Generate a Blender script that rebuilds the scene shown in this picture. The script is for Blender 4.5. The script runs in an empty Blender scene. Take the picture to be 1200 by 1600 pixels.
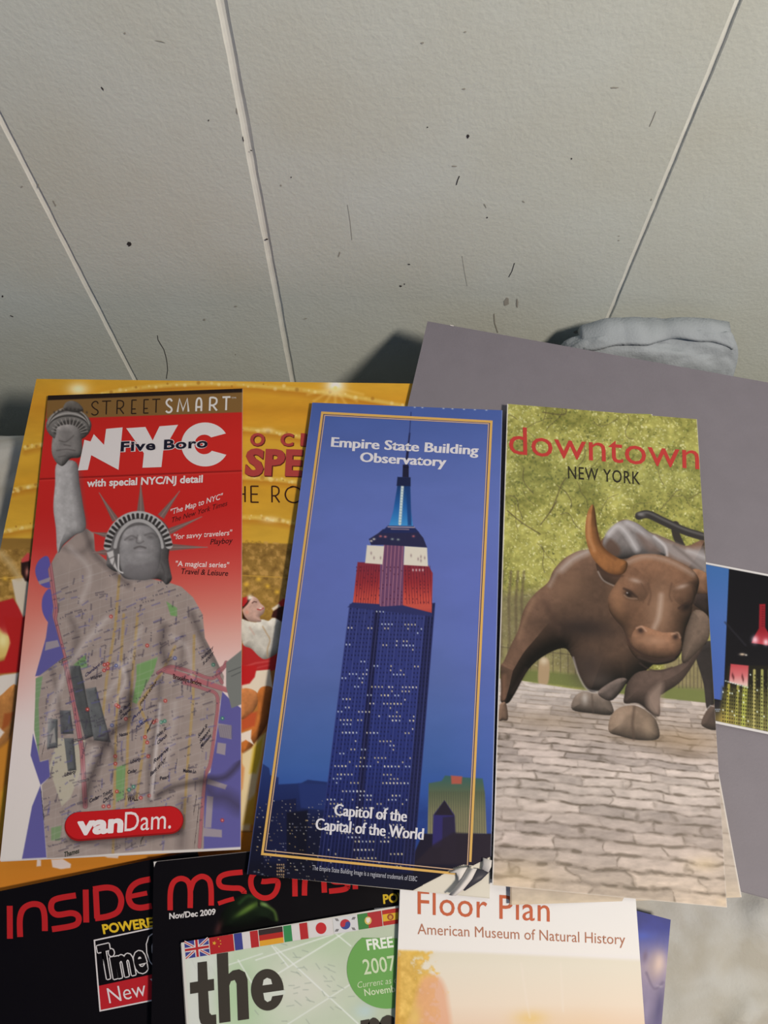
import bpy, math, random
import numpy as np
from mathutils import Vector
from mathutils.geometry import tessellate_polygon

random.seed(7)
RNG = np.random.default_rng(11)
scene = bpy.context.scene
COL = scene.collection

# ------------------------------------------------------------------ camera, world, light, exposure
FPX = 1200.0                        # focal length in pixels of the 1200x1600 frame
PITCH = math.radians(24.54)         # tilt of the view up from straight down
CAM_H = 0.351                       # phone held 35 cm above the bed
WALL_Y = 0.275                      # the panelled wall behind the bed

cam_data = bpy.data.cameras.new('phone_camera')
cam_data.sensor_fit = 'VERTICAL'
cam_data.sensor_height = 24.0
cam_data.lens = 24.0 * FPX / 1600.0
cam_data.clip_start = 0.01
cam = bpy.data.objects.new('phone_camera', cam_data)
COL.objects.link(cam)
cam.location = (0, 0, CAM_H)
cam.rotation_euler = (PITCH, 0, 0)
scene.camera = cam

world = bpy.data.worlds.new('dim_room')
scene.world = world
world.use_nodes = True
wb = world.node_tree.nodes['Background']
wb.inputs['Color'].default_value = (0.30, 0.52, 1.0, 1)
wb.inputs['Strength'].default_value = 0.11

lamp_data = bpy.data.lights.new('bedside_lamp', 'POINT')
lamp_data.energy = 32.0
lamp_data.color = (1.0, 0.86, 0.70)
lamp_data.shadow_soft_size = 0.065
lamp = bpy.data.objects.new('bedside_lamp', lamp_data)
COL.objects.link(lamp)
lamp.location = (0.46, -0.21, 0.83)

scene.view_settings.view_transform = 'Standard'
scene.view_settings.look = 'None'
scene.view_settings.gamma = 1.0
scene.view_settings.exposure = 0.0
scene.view_settings.use_curve_mapping = False

# colour of printed paper as seen under this lamp -> ink colour
GAIN = np.array([0.98, 0.89, 0.75])


def lin(c):
    c = np.asarray(c, dtype=float) / 255.0
    return np.where(c <= 0.04045, c / 12.92, ((c + 0.055) / 1.055) ** 2.4)


def ink(c):
    return np.clip(lin(c) / GAIN, 0.002, 0.86)


# ------------------------------------------------------------------ projection helpers
CT, ST = math.cos(PITCH), math.sin(PITCH)


def ray(px, py):
    a = (np.asarray(px, float) - 600.0) / FPX
    b = -(np.asarray(py, float) - 800.0) / FPX
    # camera axes: right (1,0,0), up (0,CT,ST), forward (0,ST,-CT)
    return a, b * CT + ST, b * ST - CT


def project(P):
    x, y, z = P[..., 0], P[..., 1], P[..., 2] - CAM_H
    d = y * ST - z * CT
    return 600 + FPX * x / d, 800 - FPX * (y * CT + z * ST) / d


def on_height(px, py, z):
    """point seen at (px, py) on a surface z (a number or a function of x, y)"""
    rx, ry, rz = ray(px, py)
    zz = z(0, 0.1) if callable(z) else z
    for _ in range(12 if callable(z) else 1):
        t = (zz - CAM_H) / rz
        if callable(z):
            zz = z(rx * t, ry * t)
    t = (zz - CAM_H) / rz
    return np.array([rx * t, ry * t, CAM_H + rz * t], float)


def on_wall(px, py, off=0.0):
    rx, ry, rz = ray(px, py)
    t = (WALL_Y - off) / ry
    return np.array([rx * t, ry * t, CAM_H + rz * t], float)


def Z(k, pts):
    """coordinates noted on enlarged crops of the reference -> frame coordinates"""
    ox, oy, s = {1: (0, 580, 3), 2: (0, 960, 3), 3: (360, 560, 2.7273), 4: (360, 980, 2.7273), 5: (760, 600, 2.7273),
                 6: (760, 1020, 2.7273), 7: (0, 1300, 3), 8: (360, 1300, 2.7273), 9: (760, 1300, 2.7273),
                 10: (240, 1320, 4.615), 11: (370, 590, 6.6667), 12: (370, 820, 6.6667), 13: (360, 1040, 5.0),
                 14: (0, 640, 4.4444), 15: (0, 980, 4.4444), 16: (1090, 860, 5.333), 17: (620, 1320, 6.6667),
                 18: (540, 600, 4.6154)}[k]
    return [(ox + x / s, oy + y / s) for x, y in pts]


# ------------------------------------------------------------------ materials
def new_mat(name):
    m = bpy.data.materials.new(name)
    m.use_nodes = True
    return m, m.node_tree.nodes, m.node_tree.links, m.node_tree.nodes['Principled BSDF']


def printed_material(name, rough=0.42, spec=0.35, bump=0.00004):
    m, N, L, b = new_mat(name)
    a = N.new('ShaderNodeAttribute')
    a.attribute_name = 'print'
    L.new(a.outputs['Color'], b.inputs['Base Color'])
    tc = N.new('ShaderNodeTexCoord')
    nz = N.new('ShaderNodeTexNoise')
    nz.inputs['Scale'].default_value = 60
    nz.inputs['Detail'].default_value = 4
    L.new(tc.outputs['Object'], nz.inputs['Vector'])
    mr = N.new('ShaderNodeMapRange')
    mr.inputs['To Min'].default_value = rough - 0.05
    mr.inputs['To Max'].default_value = rough + 0.05
    L.new(nz.outputs['Fac'], mr.inputs['Value'])
    L.new(mr.outputs['Result'], b.inputs['Roughness'])
    bp = N.new('ShaderNodeBump')
    bp.inputs['Distance'].default_value = bump
    bp.inputs['Strength'].default_value = 0.5
    L.new(nz.outputs['Fac'], bp.inputs['Height'])
    L.new(bp.outputs['Normal'], b.inputs['Normal'])
    b.inputs['Specular IOR Level'].default_value = spec
    return m


def flat_material(name, rgb, rough=0.6, spec=0.3, noise=0.0, scale=200, bump=0.0, bump_scale=400):
    m, N, L, b = new_mat(name)
    c = ink(rgb)
    b.inputs['Roughness'].default_value = rough
    b.inputs['Specular IOR Level'].default_value = spec
    tc = N.new('ShaderNodeTexCoord')
    nz = N.new('ShaderNodeTexNoise')
    nz.inputs['Scale'].default_value = scale
    nz.inputs['Detail'].default_value = 5
    L.new(tc.outputs['Object'], nz.inputs['Vector'])
    rp = N.new('ShaderNodeValToRGB')
    rp.color_ramp.elements[0].position = 0.3
    rp.color_ramp.elements[1].position = 0.7
    rp.color_ramp.elements[0].color = (*(c * (1 - noise)), 1)
    rp.color_ramp.elements[1].color = (*np.clip(c * (1 + noise), 0, 1), 1)
    L.new(nz.outputs['Fac'], rp.inputs['Fac'])
    L.new(rp.outputs['Color'], b.inputs['Base Color'])
    if bump:
        n2 = N.new('ShaderNodeTexNoise')
        n2.inputs['Scale'].default_value = bump_scale
        n2.inputs['Detail'].default_value = 3
        L.new(tc.outputs['Object'], n2.inputs['Vector'])
        bp = N.new('ShaderNodeBump')
        bp.inputs['Distance'].default_value = bump
        bp.inputs['Strength'].default_value = 1.0
        L.new(n2.outputs['Fac'], bp.inputs['Height'])
        L.new(bp.outputs['Normal'], b.inputs['Normal'])
    return m


M_GLOSS = printed_material('glossy_printed_paper', 0.40, 0.17)
M_MATT = printed_material('matt_printed_paper', 0.55, 0.22)
M_BLACK = printed_material('glossy_black_cover', 0.38, 0.12)
M_PAPER = flat_material('white_paper_edge', (215, 205, 192), 0.7, 0.2, 0.04)


# ------------------------------------------------------------------ noise and outline helpers
def vnoise(x, y, seed=0):
    r = np.random.default_rng(seed)
    n = 256
    g = r.random((n, n))
    xi, yi = np.floor(x).astype(int), np.floor(y).astype(int)
    fx, fy = x - xi, y - yi
    fx, fy = fx * fx * (3 - 2 * fx), fy * fy * (3 - 2 * fy)
    a, b = g[yi % n, xi % n], g[yi % n, (xi + 1) % n]
    c, d = g[(yi + 1) % n, xi % n], g[(yi + 1) % n, (xi + 1) % n]
    return (a * (1 - fx) + b * fx) * (1 - fy) + (c * (1 - fx) + d * fx) * fy


def fbm(x, y, seed=0, octaves=4):
    t, w, a = 0, 0, 1.0
    for o in range(octaves):
        t = t + a * vnoise(x * 2 ** o + 17.3 * o, y * 2 ** o + 5.1 * o, seed + o)
        w += a
        a *= 0.55
    return t / w


def spline(pts, closed=False, n=5):
    p = np.asarray(pts, float)
    m = len(p)
    out = []
    for i in range(m if closed else m - 1):
        if closed:
            p0, p1, p2, p3 = p[(i - 1) % m], p[i], p[(i + 1) % m], p[(i + 2) % m]
        else:
            p0, p1, p2, p3 = p[max(i - 1, 0)], p[i], p[i + 1], p[min(i + 2, m - 1)]
        for k in range(n):
            t = k / n
            out.append(0.5 * (2 * p1 + (p2 - p0) * t + (2 * p0 - 5 * p1 + 4 * p2 - p3) * t * t + (3 * p1 - p0 - 3 * p2 + p3) * t ** 3))
    if not closed:
        out.append(p[-1])
    return [tuple(q) for q in out]


def arc(cx, cy, rx, ry, a0, a1, n=16, rot=0.0):
    c, s = math.cos(math.radians(rot)), math.sin(math.radians(rot))
    out = []
    for i in range(n + 1):
        a = math.radians(a0 + (a1 - a0) * i / n)
        x, y = rx * math.cos(a), ry * math.sin(a)
        out.append((cx + c * x - s * y, cy + s * x + c * y))
    return out


def sdf(pts, X, Y):
    p = np.asarray(pts, float)
    d = np.full(X.shape, 1e18)
    s = np.zeros(X.shape, bool)
    n = len(p)
    for i in range(n):
        ax, ay = p[i]
        bx, by = p[(i + 1) % n]
        ex, ey = bx - ax, by - ay
        wx, wy = X - ax, Y - ay
        t = np.clip((wx * ex + wy * ey) / (ex * ex + ey * ey + 1e-12), 0, 1)
        d = np.minimum(d, (wx - ex * t) ** 2 + (wy - ey * t) ** 2)
        c = (ay > Y) != (by > Y)
        if c.any():
            s ^= c & (X < ex * (Y - ay) / (ey if ey else 1e-12) + ax)
    return np.where(s, -1, 1) * np.sqrt(d)


def line_dist(pts, X, Y):
    d = np.full(X.shape, 1e18)
    for (ax, ay), (bx, by) in zip(pts[:-1], pts[1:]):
        ex, ey = bx - ax, by - ay
        t = np.clip(((X - ax) * ex + (Y - ay) * ey) / (ex * ex + ey * ey + 1e-12), 0, 1)
        d = np.minimum(d, (X - ax - ex * t) ** 2 + (Y - ay - ey * t) ** 2)
    return np.sqrt(d)


# ------------------------------------------------------------------ letter outlines (built-in font)
_font_curve = bpy.data.curves.new('lettering', 'FONT')
_font_curve.resolution_u = 3
_font_obj = bpy.data.objects.new('lettering', _font_curve)
CAP = 0.682


def glyphs(body, weight=0.0, spacing=1.0):
    _font_curve.body = body
    _font_curve.offset = weight
    _font_curve.space_character = spacing
    m = _font_obj.to_mesh()
    v = np.empty(len(m.vertices) * 3)
    m.vertices.foreach_get('co', v)
    v = v.reshape(-1, 3)[:, :2]
    f = [tuple(p.vertices) for p in m.polygons]
    _font_obj.to_mesh_clear()
    return v, f


STROKES = {
    'S': [('s', [(.95, .82), (.78, .97), (.45, 1), (.12, .86), (.1, .68), (.4, .5), (.85, .34), (.97, .17), (.75, .02), (.35, 0), (.03, .12)])],
    'T': [('l', [(0, 1), (1, 1)]), ('l', [(.5, 1), (.5, 0)])],
    'R': [('l', [(.06, 0), (.06, 1)]), ('s', [(.02, 1), (.5, 1), (.88, .88), (.9, .6), (.55, .43), (.06, .42)]), ('l', [(.42, .42), (1, 0)])],
    'E': [('l', [(.08, -.02), (.08, 1.02)]), ('l', [(.08, 1), (.95, 1)]), ('l', [(.08, .34), (.8, .34)]), ('l', [(.08, 0), (.95, 0)])],
    'F': [('l', [(.08, -.02), (.08, 1.02)]), ('l', [(.08, 1), (.95, 1)]), ('l', [(.08, .5), (.85, .5)]), ('l', [(.08, 0), (.95, 0)])],
    'M': [('l', [(.02, 0), (.16, 1), (.5, .12), (.84, 1), (.98, 0)])],
    'A': [('s', [(.06, 0), (.06, .6), (.2, .9), (.5, 1), (.8, .9), (.94, .6), (.94, 0)]), ('l', [(.06, .32), (.94, .32)])],
    'H': [('l', [(.04, 0), (.04, 1)]), ('l', [(.96, 0), (.96, 1)]), ('l', [(.04, .5), (.96, .5)])],
    'O': [('s', [(.5, 1), (.15, .86), (0, .5), (.15, .14), (.5, 0), (.85, .14), (1, .5), (.85, .86), (.5, 1), (.3, .96)])],
}


# ------------------------------------------------------------------ a printed sheet
class Sheet:
    """A sheet of paper or card: a bilinear patch through four corners seen at corner pixels TL TR BR BL, with its printing."""

    def __init__(self, corners, z, step=1.0, paper=(220, 212, 202), sag=None):
        zs = z if isinstance(z, (list, tuple)) else [z] * 4
        self.c = [on_height(px, py, zz) for (px, py), zz in zip(corners, zs)]
        self.origin = sum(self.c) / 4
        self.sag = sag
        w = max(math.dist(corners[0], corners[1]), math.dist(corners[3], corners[2]))
        h = max(math.dist(corners[0], corners[3]), math.dist(corners[1], corners[2]))
        self.nx, self.ny = max(3, int(w / step)), max(3, int(h / step))
        u, v = np.meshgrid(np.linspace(0, 1, self.nx), np.linspace(0, 1, self.ny))
        self.U, self.V = u, v
        self.G = self.P(u, v)
        self.X, self.Y = project(self.G)
        self.col = np.empty((self.ny, self.nx, 3))
        self.col[:] = paper
        self.rmin, self.rmax = self.Y.min(1), self.Y.max(1)
        self.cmin, self.cmax = self.X.min(0), self.X.max(0)
        self.vec = []                 # lettering and flat shapes: (verts px, faces, colour, height)
        self.clip = None
        e1, e2 = self.c[1] - self.c[0], self.c[3] - self.c[0]
        n = np.cross(e2, e1)
        self.nrm = n / np.linalg.norm(n)

    def P(self, u, v, h=0.0):
        u, v = np.asarray(u, float)[..., None], np.asarray(v, float)[..., None]
        c = self.c
        p = (c[0] * (1 - u) + c[1] * u) * (1 - v) + (c[3] * (1 - u) + c[2] * u) * v
        if self.sag is not None:
            p = p.copy()
            p[..., 2] += self.sag(u[..., 0], v[..., 0])
        if np.any(h):
            p = p + np.array([0, 0, 1.0]) * np.asarray(h)[..., None]
        return p

    def inv(self, px, py):
        px, py = np.asarray(px, float), np.asarray(py, float)
        u, v = np.full(px.shape, 0.5), np.full(px.shape, 0.5)
        e = 1e-4
        for _ in range(9):
            x, y = project(self.P(u, v))
            xu, yu = project(self.P(u + e, v))
            xv, yv = project(self.P(u, v + e))
            a, b, c, d = (xu - x) / e, (xv - x) / e, (yu - y) / e, (yv - y) / e
            det = a * d - b * c
            rx, ry = px - x, py - y
            u = u + (d * rx - b * ry) / det
            v = v + (a * ry - c * rx) / det
        return u, v

    # ---- painting on the sheet's own fine grid
    def win(self, x0, x1, y0, y1):
        r = np.nonzero((self.rmax >= y0) & (self.rmin <= y1))[0]
        c = np.nonzero((self.cmax >= x0) & (self.cmin <= x1))[0]
        if len(r) == 0 or len(c) == 0:
            return None
        return slice(r[0], r[-1] + 1), slice(c[0], c[-1] + 1)

    def blend(self, w, a, colour):
        X, Y = self.X[w], self.Y[w]
        if self.clip is not None:
            a = a * self.clip[w]
        c = colour(X, Y) if callable(colour) else np.asarray(colour, float)
        a = a[..., None]
        self.col[w] = self.col[w] * (1 - a) + c * a

    def fill(self, fn):
        self.col = np.broadcast_to(np.asarray(fn(self.X, self.Y), float), self.col.shape).copy()

    def poly(self, pts, colour, a=1.0, soft=0.7, smooth=False):
        if smooth:
            pts = spline(pts, True)
        p = np.asarray(pts)
        w = self.win(p[:, 0].min() - 2 * soft, p[:, 0].max() + 2 * soft, p[:, 1].min() - 2 * soft, p[:, 1].max() + 2 * soft)
        if w is None:
            return
        d = sdf(pts, self.X[w], self.Y[w])
        self.blend(w, np.clip(0.5 - d / (2 * soft), 0, 1) * a, colour)

    def mask(self, pts, soft=0.7, smooth=False):
        if smooth:
            pts = spline(pts, True)
        return np.clip(0.5 - sdf(pts, self.X, self.Y) / (2 * soft), 0, 1)

    def line(self, pts, width, colour, a=1.0, soft=0.7, smooth=False):
        if smooth:
            pts = spline(pts)
        p = np.asarray(pts)
        m = width + 2 * soft
        w = self.win(p[:, 0].min() - m, p[:, 0].max() + m, p[:, 1].min() - m, p[:, 1].max() + m)
        if w is None:
            return
        d = line_dist(pts, self.X[w], self.Y[w]) - width / 2
        self.blend(w, np.clip(0.5 - d / (2 * soft), 0, 1) * a, colour)

    def blob(self, x, y, rx, ry, colour, a=1.0, rot=0.0, hard=1.0):
        m = 2.6 * max(rx, ry)
        w = self.win(x - m, x + m, y - m, y + m)
        if w is None:
            return
        c, s = math.cos(math.radians(rot)), math.sin(math.radians(rot))
        X, Y = self.X[w] - x, self.Y[w] - y
        q = ((c * X + s * Y) / rx) ** 2 + ((-s * X + c * Y) / ry) ** 2
        self.blend(w, a * np.exp(-q ** hard), colour)

    def solid(self, pts, base, width, light=(-0.5, -0.75), amb=0.75, k=0.4, spec=0.0, smooth=True, a=1.0, spec_col=(255, 245, 235), soft=0.8):
        """a rounded form in a printed picture"""
        if smooth:
            pts = spline(pts, True)
        p = np.asarray(pts)
        w = self.win(p[:, 0].min() - 3, p[:, 0].max() + 3, p[:, 1].min() - 3, p[:, 1].max() + 3)
        if w is None:
            return
        X, Y = self.X[w], self.Y[w]
        d = sdf(pts, X, Y)
        q = np.clip(-d / width, 0, 1)
        h = np.sqrt(np.clip(1 - (1 - q) ** 2, 0, 1)) * width
        gy, gx = np.gradient(h)
        nz = 1 / np.sqrt(1 + gx ** 2 + gy ** 2)
        lx, ly = light
        lz = math.sqrt(max(0.05, 1 - lx * lx - ly * ly))
        dot = (-gx * lx - gy * ly + lz) * nz
        sh = amb + k * dot
        b = base(X, Y) if callable(base) else np.asarray(base, float)
        sh = sh * (1 + 0.22 * (fbm(X / 7, Y / 7, 12, 4) - 0.5))
        c = b * sh[..., None]
        if spec:
            c = c + np.asarray(spec_col, float) * (spec * np.clip(dot, 0, 1) ** 14)[..., None]
        al = np.clip(0.5 - d / (2 * soft), 0, 1) * a
        if self.clip is not None:
            al = al * self.clip[w]
        self.col[w] = self.col[w] * (1 - al[..., None]) + np.clip(c, 0, 255) * al[..., None]

    def dabs(self, pts, r, colours, a, aspect=1.0, rots=None):
        """many little soft dabs; pts in frame coordinates"""
        pts = np.asarray(pts, float)
        u, v = self.inv(pts[:, 0], pts[:, 1])
        for i in range(len(pts)):
            ri = r[i] if hasattr(r, '__len__') else r
            jx, jy = int(round(u[i] * (self.nx - 1))), int(round(v[i] * (self.ny - 1)))
            e = int(3 + 2.4 * ri * 1.3)
            if jx < -e or jy < -e or jx > self.nx + e or jy > self.ny + e:
                continue
            w = (slice(max(0, jy - e), max(0, jy + e)), slice(max(0, jx - e), max(0, jx + e)))
            X, Y = self.X[w] - pts[i, 0], self.Y[w] - pts[i, 1]
            if X.size == 0:
                continue
            if aspect != 1.0 or rots is not None:
                t = math.radians(rots[i] if rots is not None else 0)
                c, s = math.cos(t), math.sin(t)
                q = ((c * X + s * Y) / ri) ** 2 + ((-s * X + c * Y) / (ri * aspect)) ** 2
            else:
                q = (X * X + Y * Y) / (ri * ri)
            self.blend(w, a * np.exp(-q * q), colours[i % len(colours)])

    # ---- crisp lettering and flat shapes laid on the sheet
    def shape(self, pts, colour, layer=1):
        tri = tessellate_polygon([[Vector((x, y, 0)) for x, y in pts]])
        self.vec.append((np.asarray(pts, float), [tuple(t) for t in tri], colour, layer))

    def ribbon(self, pts, width, colour, layer=1, closed=False, smooth=False, taper=None):
        if smooth:
            pts = spline(pts, closed, 6)
        p = np.asarray(pts, float)
        n = len(p)
        L, R = [], []
        for i in range(n):
            a = p[(i - 1) % n] if (closed or i) else p[i]
            b = p[(i + 1) % n] if (closed or i < n - 1) else p[i]
            d0, d1 = p[i] - a, b - p[i]
            d0 = d0 / (np.linalg.norm(d0) or 1)
            d1 = d1 / (np.linalg.norm(d1) or 1)
            if not d0.any():
                d0 = d1
            if not d1.any():
                d1 = d0
            n0, n1 = np.array([-d0[1], d0[0]]), np.array([-d1[1], d1[0]])
            m = n0 + n1
            m = m / max(0.35, (1 + float(n0 @ n1)))
            w = width / 2 if taper is None else taper[i] / 2
            L.append(p[i] + m * w)
            R.append(p[i] - m * w)
        v = np.array(L + R)
        f = []
        for i in range(n if closed else n - 1):
            j = (i + 1) % n
            f.append((i, j, n + j, n + i))
        self.vec.append((v, f, colour, layer))

    def strokes(self, letters, p0, p1, cap, width, colour, layer=1):
        """thin drawn capitals: letters = [(letter, x0, x1)] along the line p0-p1"""
        p0, p1 = np.asarray(p0, float), np.asarray(p1, float)
        sl = (p1[1] - p0[1]) / (p1[0] - p0[0])
        for ch, x0, x1 in letters:
            for kind, pts in STROKES[ch]:
                q = [(x0 + (x1 - x0) * x - sl * cap * y * 0.9, p0[1] + sl * (x0 + (x1 - x0) * x - p0[0]) - cap * y) for x, y in pts]
                self.ribbon(q, width, colour, layer, smooth=(kind == 's'))

    def disc(self, x, y, rx, ry, colour, layer=1, n=28):
        self.shape(arc(x, y, rx, ry, 0, 360 * (1 - 1 / n), n - 1), colour, layer)

    def text(self, body, p0, p1, cap, colour, weight=0.0, shear=0.0, layer=1, smear=0, spacing=1.0, up=None, bold=0.0):
        v, f = glyphs(body, weight, spacing)
        if len(v) == 0:
            return
        x0, x1 = v[:, 0].min(), v[:, 0].max()
        s = (v[:, 0] - x0) / (x1 - x0)
        p0, p1 = np.asarray(p0, float), np.asarray(p1, float)
        if up is None:
            mid = (p0 + p1) / 2
            u, w = self.inv(mid[0], mid[1])
            qx, qy = project(self.P(u, w - 0.02))
            up = np.array([float(qx) - mid[0], float(qy) - mid[1]])
        up = np.asarray(up, float)
        up = up / np.linalg.norm(up)
        d = (p1 - p0) / np.linalg.norm(p1 - p0)
        t = v[:, 1] / CAP * cap
        q = p0 + s[:, None] * (p1 - p0) + t[:, None] * up + (shear * t)[:, None] * d
        self.vec.append((q, f, colour, layer))
        for k in range(smear):
            self.vec.append((q + d * (k + 1) * 0.55, f, colour, layer))
        if bold:
            for k in range(8):
                a = k * math.pi / 4
                self.vec.append((q + bold * np.array([math.cos(a), math.sin(a)]), f, colour, layer))

    # ---- mesh
    def build(self, name, mat, thick, parent, outline=None, edge=(212, 203, 192), cut=None):
        """top surface with the printing, side faces and back, as one mesh"""
        ny, nx = self.ny, self.nx
        top = self.G.reshape(-1, 3)
        colr = ink(self.col.reshape(-1, 3))
        idx = np.arange(ny * nx).reshape(ny, nx)
        q = np.stack([idx[:-1, :-1], idx[1:, :-1], idx[1:, 1:], idx[:-1, 1:]], -1).reshape(-1, 4)
        if cut is not None:
            ctr = (self.X[:-1, :-1] + self.X[1:, 1:]) / 2, (self.Y[:-1, :-1] + self.Y[1:, 1:]) / 2
            keep = (sdf(cut, ctr[0], ctr[1]) > 0).reshape(-1)
            q = q[keep]
        # boundary edges of what is left give the side walls
        e = np.concatenate([q[:, [0, 1]], q[:, [1, 2]], q[:, [2, 3]], q[:, [3, 0]]])
        key = e[:, 0].astype(np.int64) * (ny * nx) + e[:, 1]
        rev = e[:, 1].astype(np.int64) * (ny * nx) + e[:, 0]
        b = e[~np.isin(key, rev)]
        used = np.unique(b)
        m = {int(k): i for i, k in enumerate(used)}
        ring_t = top[used]
        ring_b = ring_t - self.nrm * thick
        n0 = len(top)
        k = len(used)
        bi = np.array([[m[int(x)], m[int(y)]] for x, y in b])
        side = np.stack([n0 + bi[:, 1], n0 + bi[:, 0], n0 + k + bi[:, 0], n0 + k + bi[:, 1]], -1)
        verts = [top, ring_t, ring_b]
        cols = [colr, np.tile(ink(edge), (2 * k, 1))]
        quads = [q, side]
        base = n0 + 2 * k
        if cut is None:
            kx = 9
            gu, gv = np.meshgrid(np.linspace(0, 1, kx), np.linspace(0, 1, kx))
            bk = self.P(gu, gv).reshape(-1, 3) - self.nrm * thick
            bi2 = base + np.arange(kx * kx).reshape(kx, kx)
            verts.append(bk)
            cols.append(np.tile(ink(edge), (kx * kx, 1)))
            quads.append(np.stack([bi2[:-1, :-1], bi2[:-1, 1:], bi2[1:, 1:], bi2[1:, :-1]], -1).reshape(-1, 4))
            base += kx * kx
        tris = []
        for k_, (v, f, colour, layer) in enumerate(self.vec):
            u, w = self.inv(v[:, 0], v[:, 1])
            P = self.P(u, w) + self.nrm * (0.00004 + 0.00005 * layer + 1.5e-6 * k_)
            verts.append(P)
            cols.append(np.tile(ink(colour), (len(v), 1)))
            # face the camera
            for t in f:
                a, bb, c = P[t[0]], P[t[1]], P[t[2]]
                nn = np.cross(bb - a, c - a)
                tt = t if nn @ self.nrm >= 0 else t[::-1]
                tris.append([base + i for i in tt])
            base += len(v)
        verts = np.concatenate(verts) - self.origin
        cols = np.concatenate(cols)
        quads = np.concatenate(quads)
        loops = np.concatenate([quads.reshape(-1)] + [np.array(t) for t in tris]) if tris else quads.reshape(-1)
        sizes = np.concatenate([np.full(len(quads), 4), np.array([len(t) for t in tris], int)]) if tris else np.full(len(quads), 4)
        starts = np.concatenate([[0], np.cumsum(sizes)[:-1]])
        me = bpy.data.meshes.new(name)
        me.vertices.add(len(verts))
        me.vertices.foreach_set('co', verts.astype(np.float32).reshape(-1))
        me.loops.add(len(loops))
        me.loops.foreach_set('vertex_index', loops.astype(np.int32))
        me.polygons.add(len(sizes))
        me.polygons.foreach_set('loop_start', starts.astype(np.int32))
        me.polygons.foreach_set('loop_total', sizes.astype(np.int32))
        me.update(calc_edges=True)
        at = me.attributes.new('print', 'FLOAT_COLOR', 'POINT')
        at.data.foreach_set('color', np.concatenate([cols, np.ones((len(cols), 1))], 1).astype(np.float32).reshape(-1))
        me.materials.append(mat)
        o = bpy.data.objects.new(name, me)
        COL.objects.link(o)
        if parent is not None:
            o.parent = parent
            o.location = Vector(self.origin) - parent.location
        else:
            o.location = Vector(self.origin)
        return o


def thing(name, label, cat, loc, group=None):
    o = bpy.data.objects.new(name, None)
    o.empty_display_size = 0.02
    COL.objects.link(o)
    o.location = Vector(loc)
    o['label'] = label
    o['category'] = cat
    if group:
        o['group'] = group
    return o


def mesh_obj(name, verts, faces, mat, parent=None, smooth=False, mats=None, mat_idx=None):
    me = bpy.data.meshes.new(name)
    me.from_pydata([tuple(v) for v in verts], [], [tuple(f) for f in faces])
    me.materials.append(mat)
    for m in (mats or []):
        me.materials.append(m)
    if mat_idx is not None:
        me.polygons.foreach_set('material_index', np.asarray(mat_idx, np.int32))
    if smooth:
        me.polygons.foreach_set('use_smooth', np.ones(len(me.polygons), bool))
    me.update()
    o = bpy.data.objects.new(name, me)
    COL.objects.link(o)
    if parent is not None:
        o.parent = parent
    return o


def grad(stops):
    """vertical colour ramp in frame rows"""
    ys = [s[0] for s in stops]
    cs = np.array([s[1] for s in stops], float)

    def f(X, Y):
        return np.stack([np.interp(Y, ys, cs[:, i]) for i in range(3)], -1)
    return f


# ------------------------------------------------------------------ wall (grooved panelling) and floor
M_WALL, N_, L_, B_ = new_mat('painted_wall_panelling')
tc = N_.new('ShaderNodeTexCoord')
n1 = N_.new('ShaderNodeTexNoise'); n1.inputs['Scale'].default_value = 14; n1.inputs['Detail'].default_value = 6
n2 = N_.new('ShaderNodeTexNoise'); n2.inputs['Scale'].default_value = 520; n2.inputs['Detail'].default_value = 3
n3 = N_.new('ShaderNodeTexNoise'); n3.inputs['Scale'].default_value = 160; n3.inputs['Detail'].default_value = 3
for n in (n1, n2, n3):
    L_.new(tc.outputs['Object'], n.inputs['Vector'])
rp = N_.new('ShaderNodeValToRGB')
rp.color_ramp.elements[0].position = 0.32
rp.color_ramp.elements[1].position = 0.68
WALL_RGB = (212, 211, 192)
cw = ink(WALL_RGB)
rp.color_ramp.elements[0].color = (*(cw * np.array([0.97, 0.95, 0.92])), 1)
rp.color_ramp.elements[1].color = (*(cw * np.array([1.02, 1.03, 1.05])), 1)
L_.new(n1.outputs['Fac'], rp.inputs['Fac'])
L_.new(rp.outputs['Color'], B_.inputs['Base Color'])
ad = N_.new('ShaderNodeMath'); ad.operation = 'ADD'
L_.new(n2.outputs['Fac'], ad.inputs[0]); L_.new(n3.outputs['Fac'], ad.inputs[1])
bp = N_.new('ShaderNodeBump'); bp.inputs['Distance'].default_value = 0.0005; bp.inputs['Strength'].default_value = 0.36
L_.new(ad.outputs[0], bp.inputs['Height']); L_.new(bp.outputs['Normal'], B_.inputs['Normal'])
B_.inputs['Roughness'].default_value = 0.55
B_.inputs['Specular IOR Level'].default_value = 0.25
M_GROOVE = flat_material('cream_groove_paint', (226, 221, 202), 0.6, 0.2, 0.06, 120)
M_SCUFF = flat_material('dark_scuff', (62, 56, 54), 0.8, 0.1)
M_SCUFF2 = flat_material('brown_scuff', (168, 160, 142), 0.8, 0.1)


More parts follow.
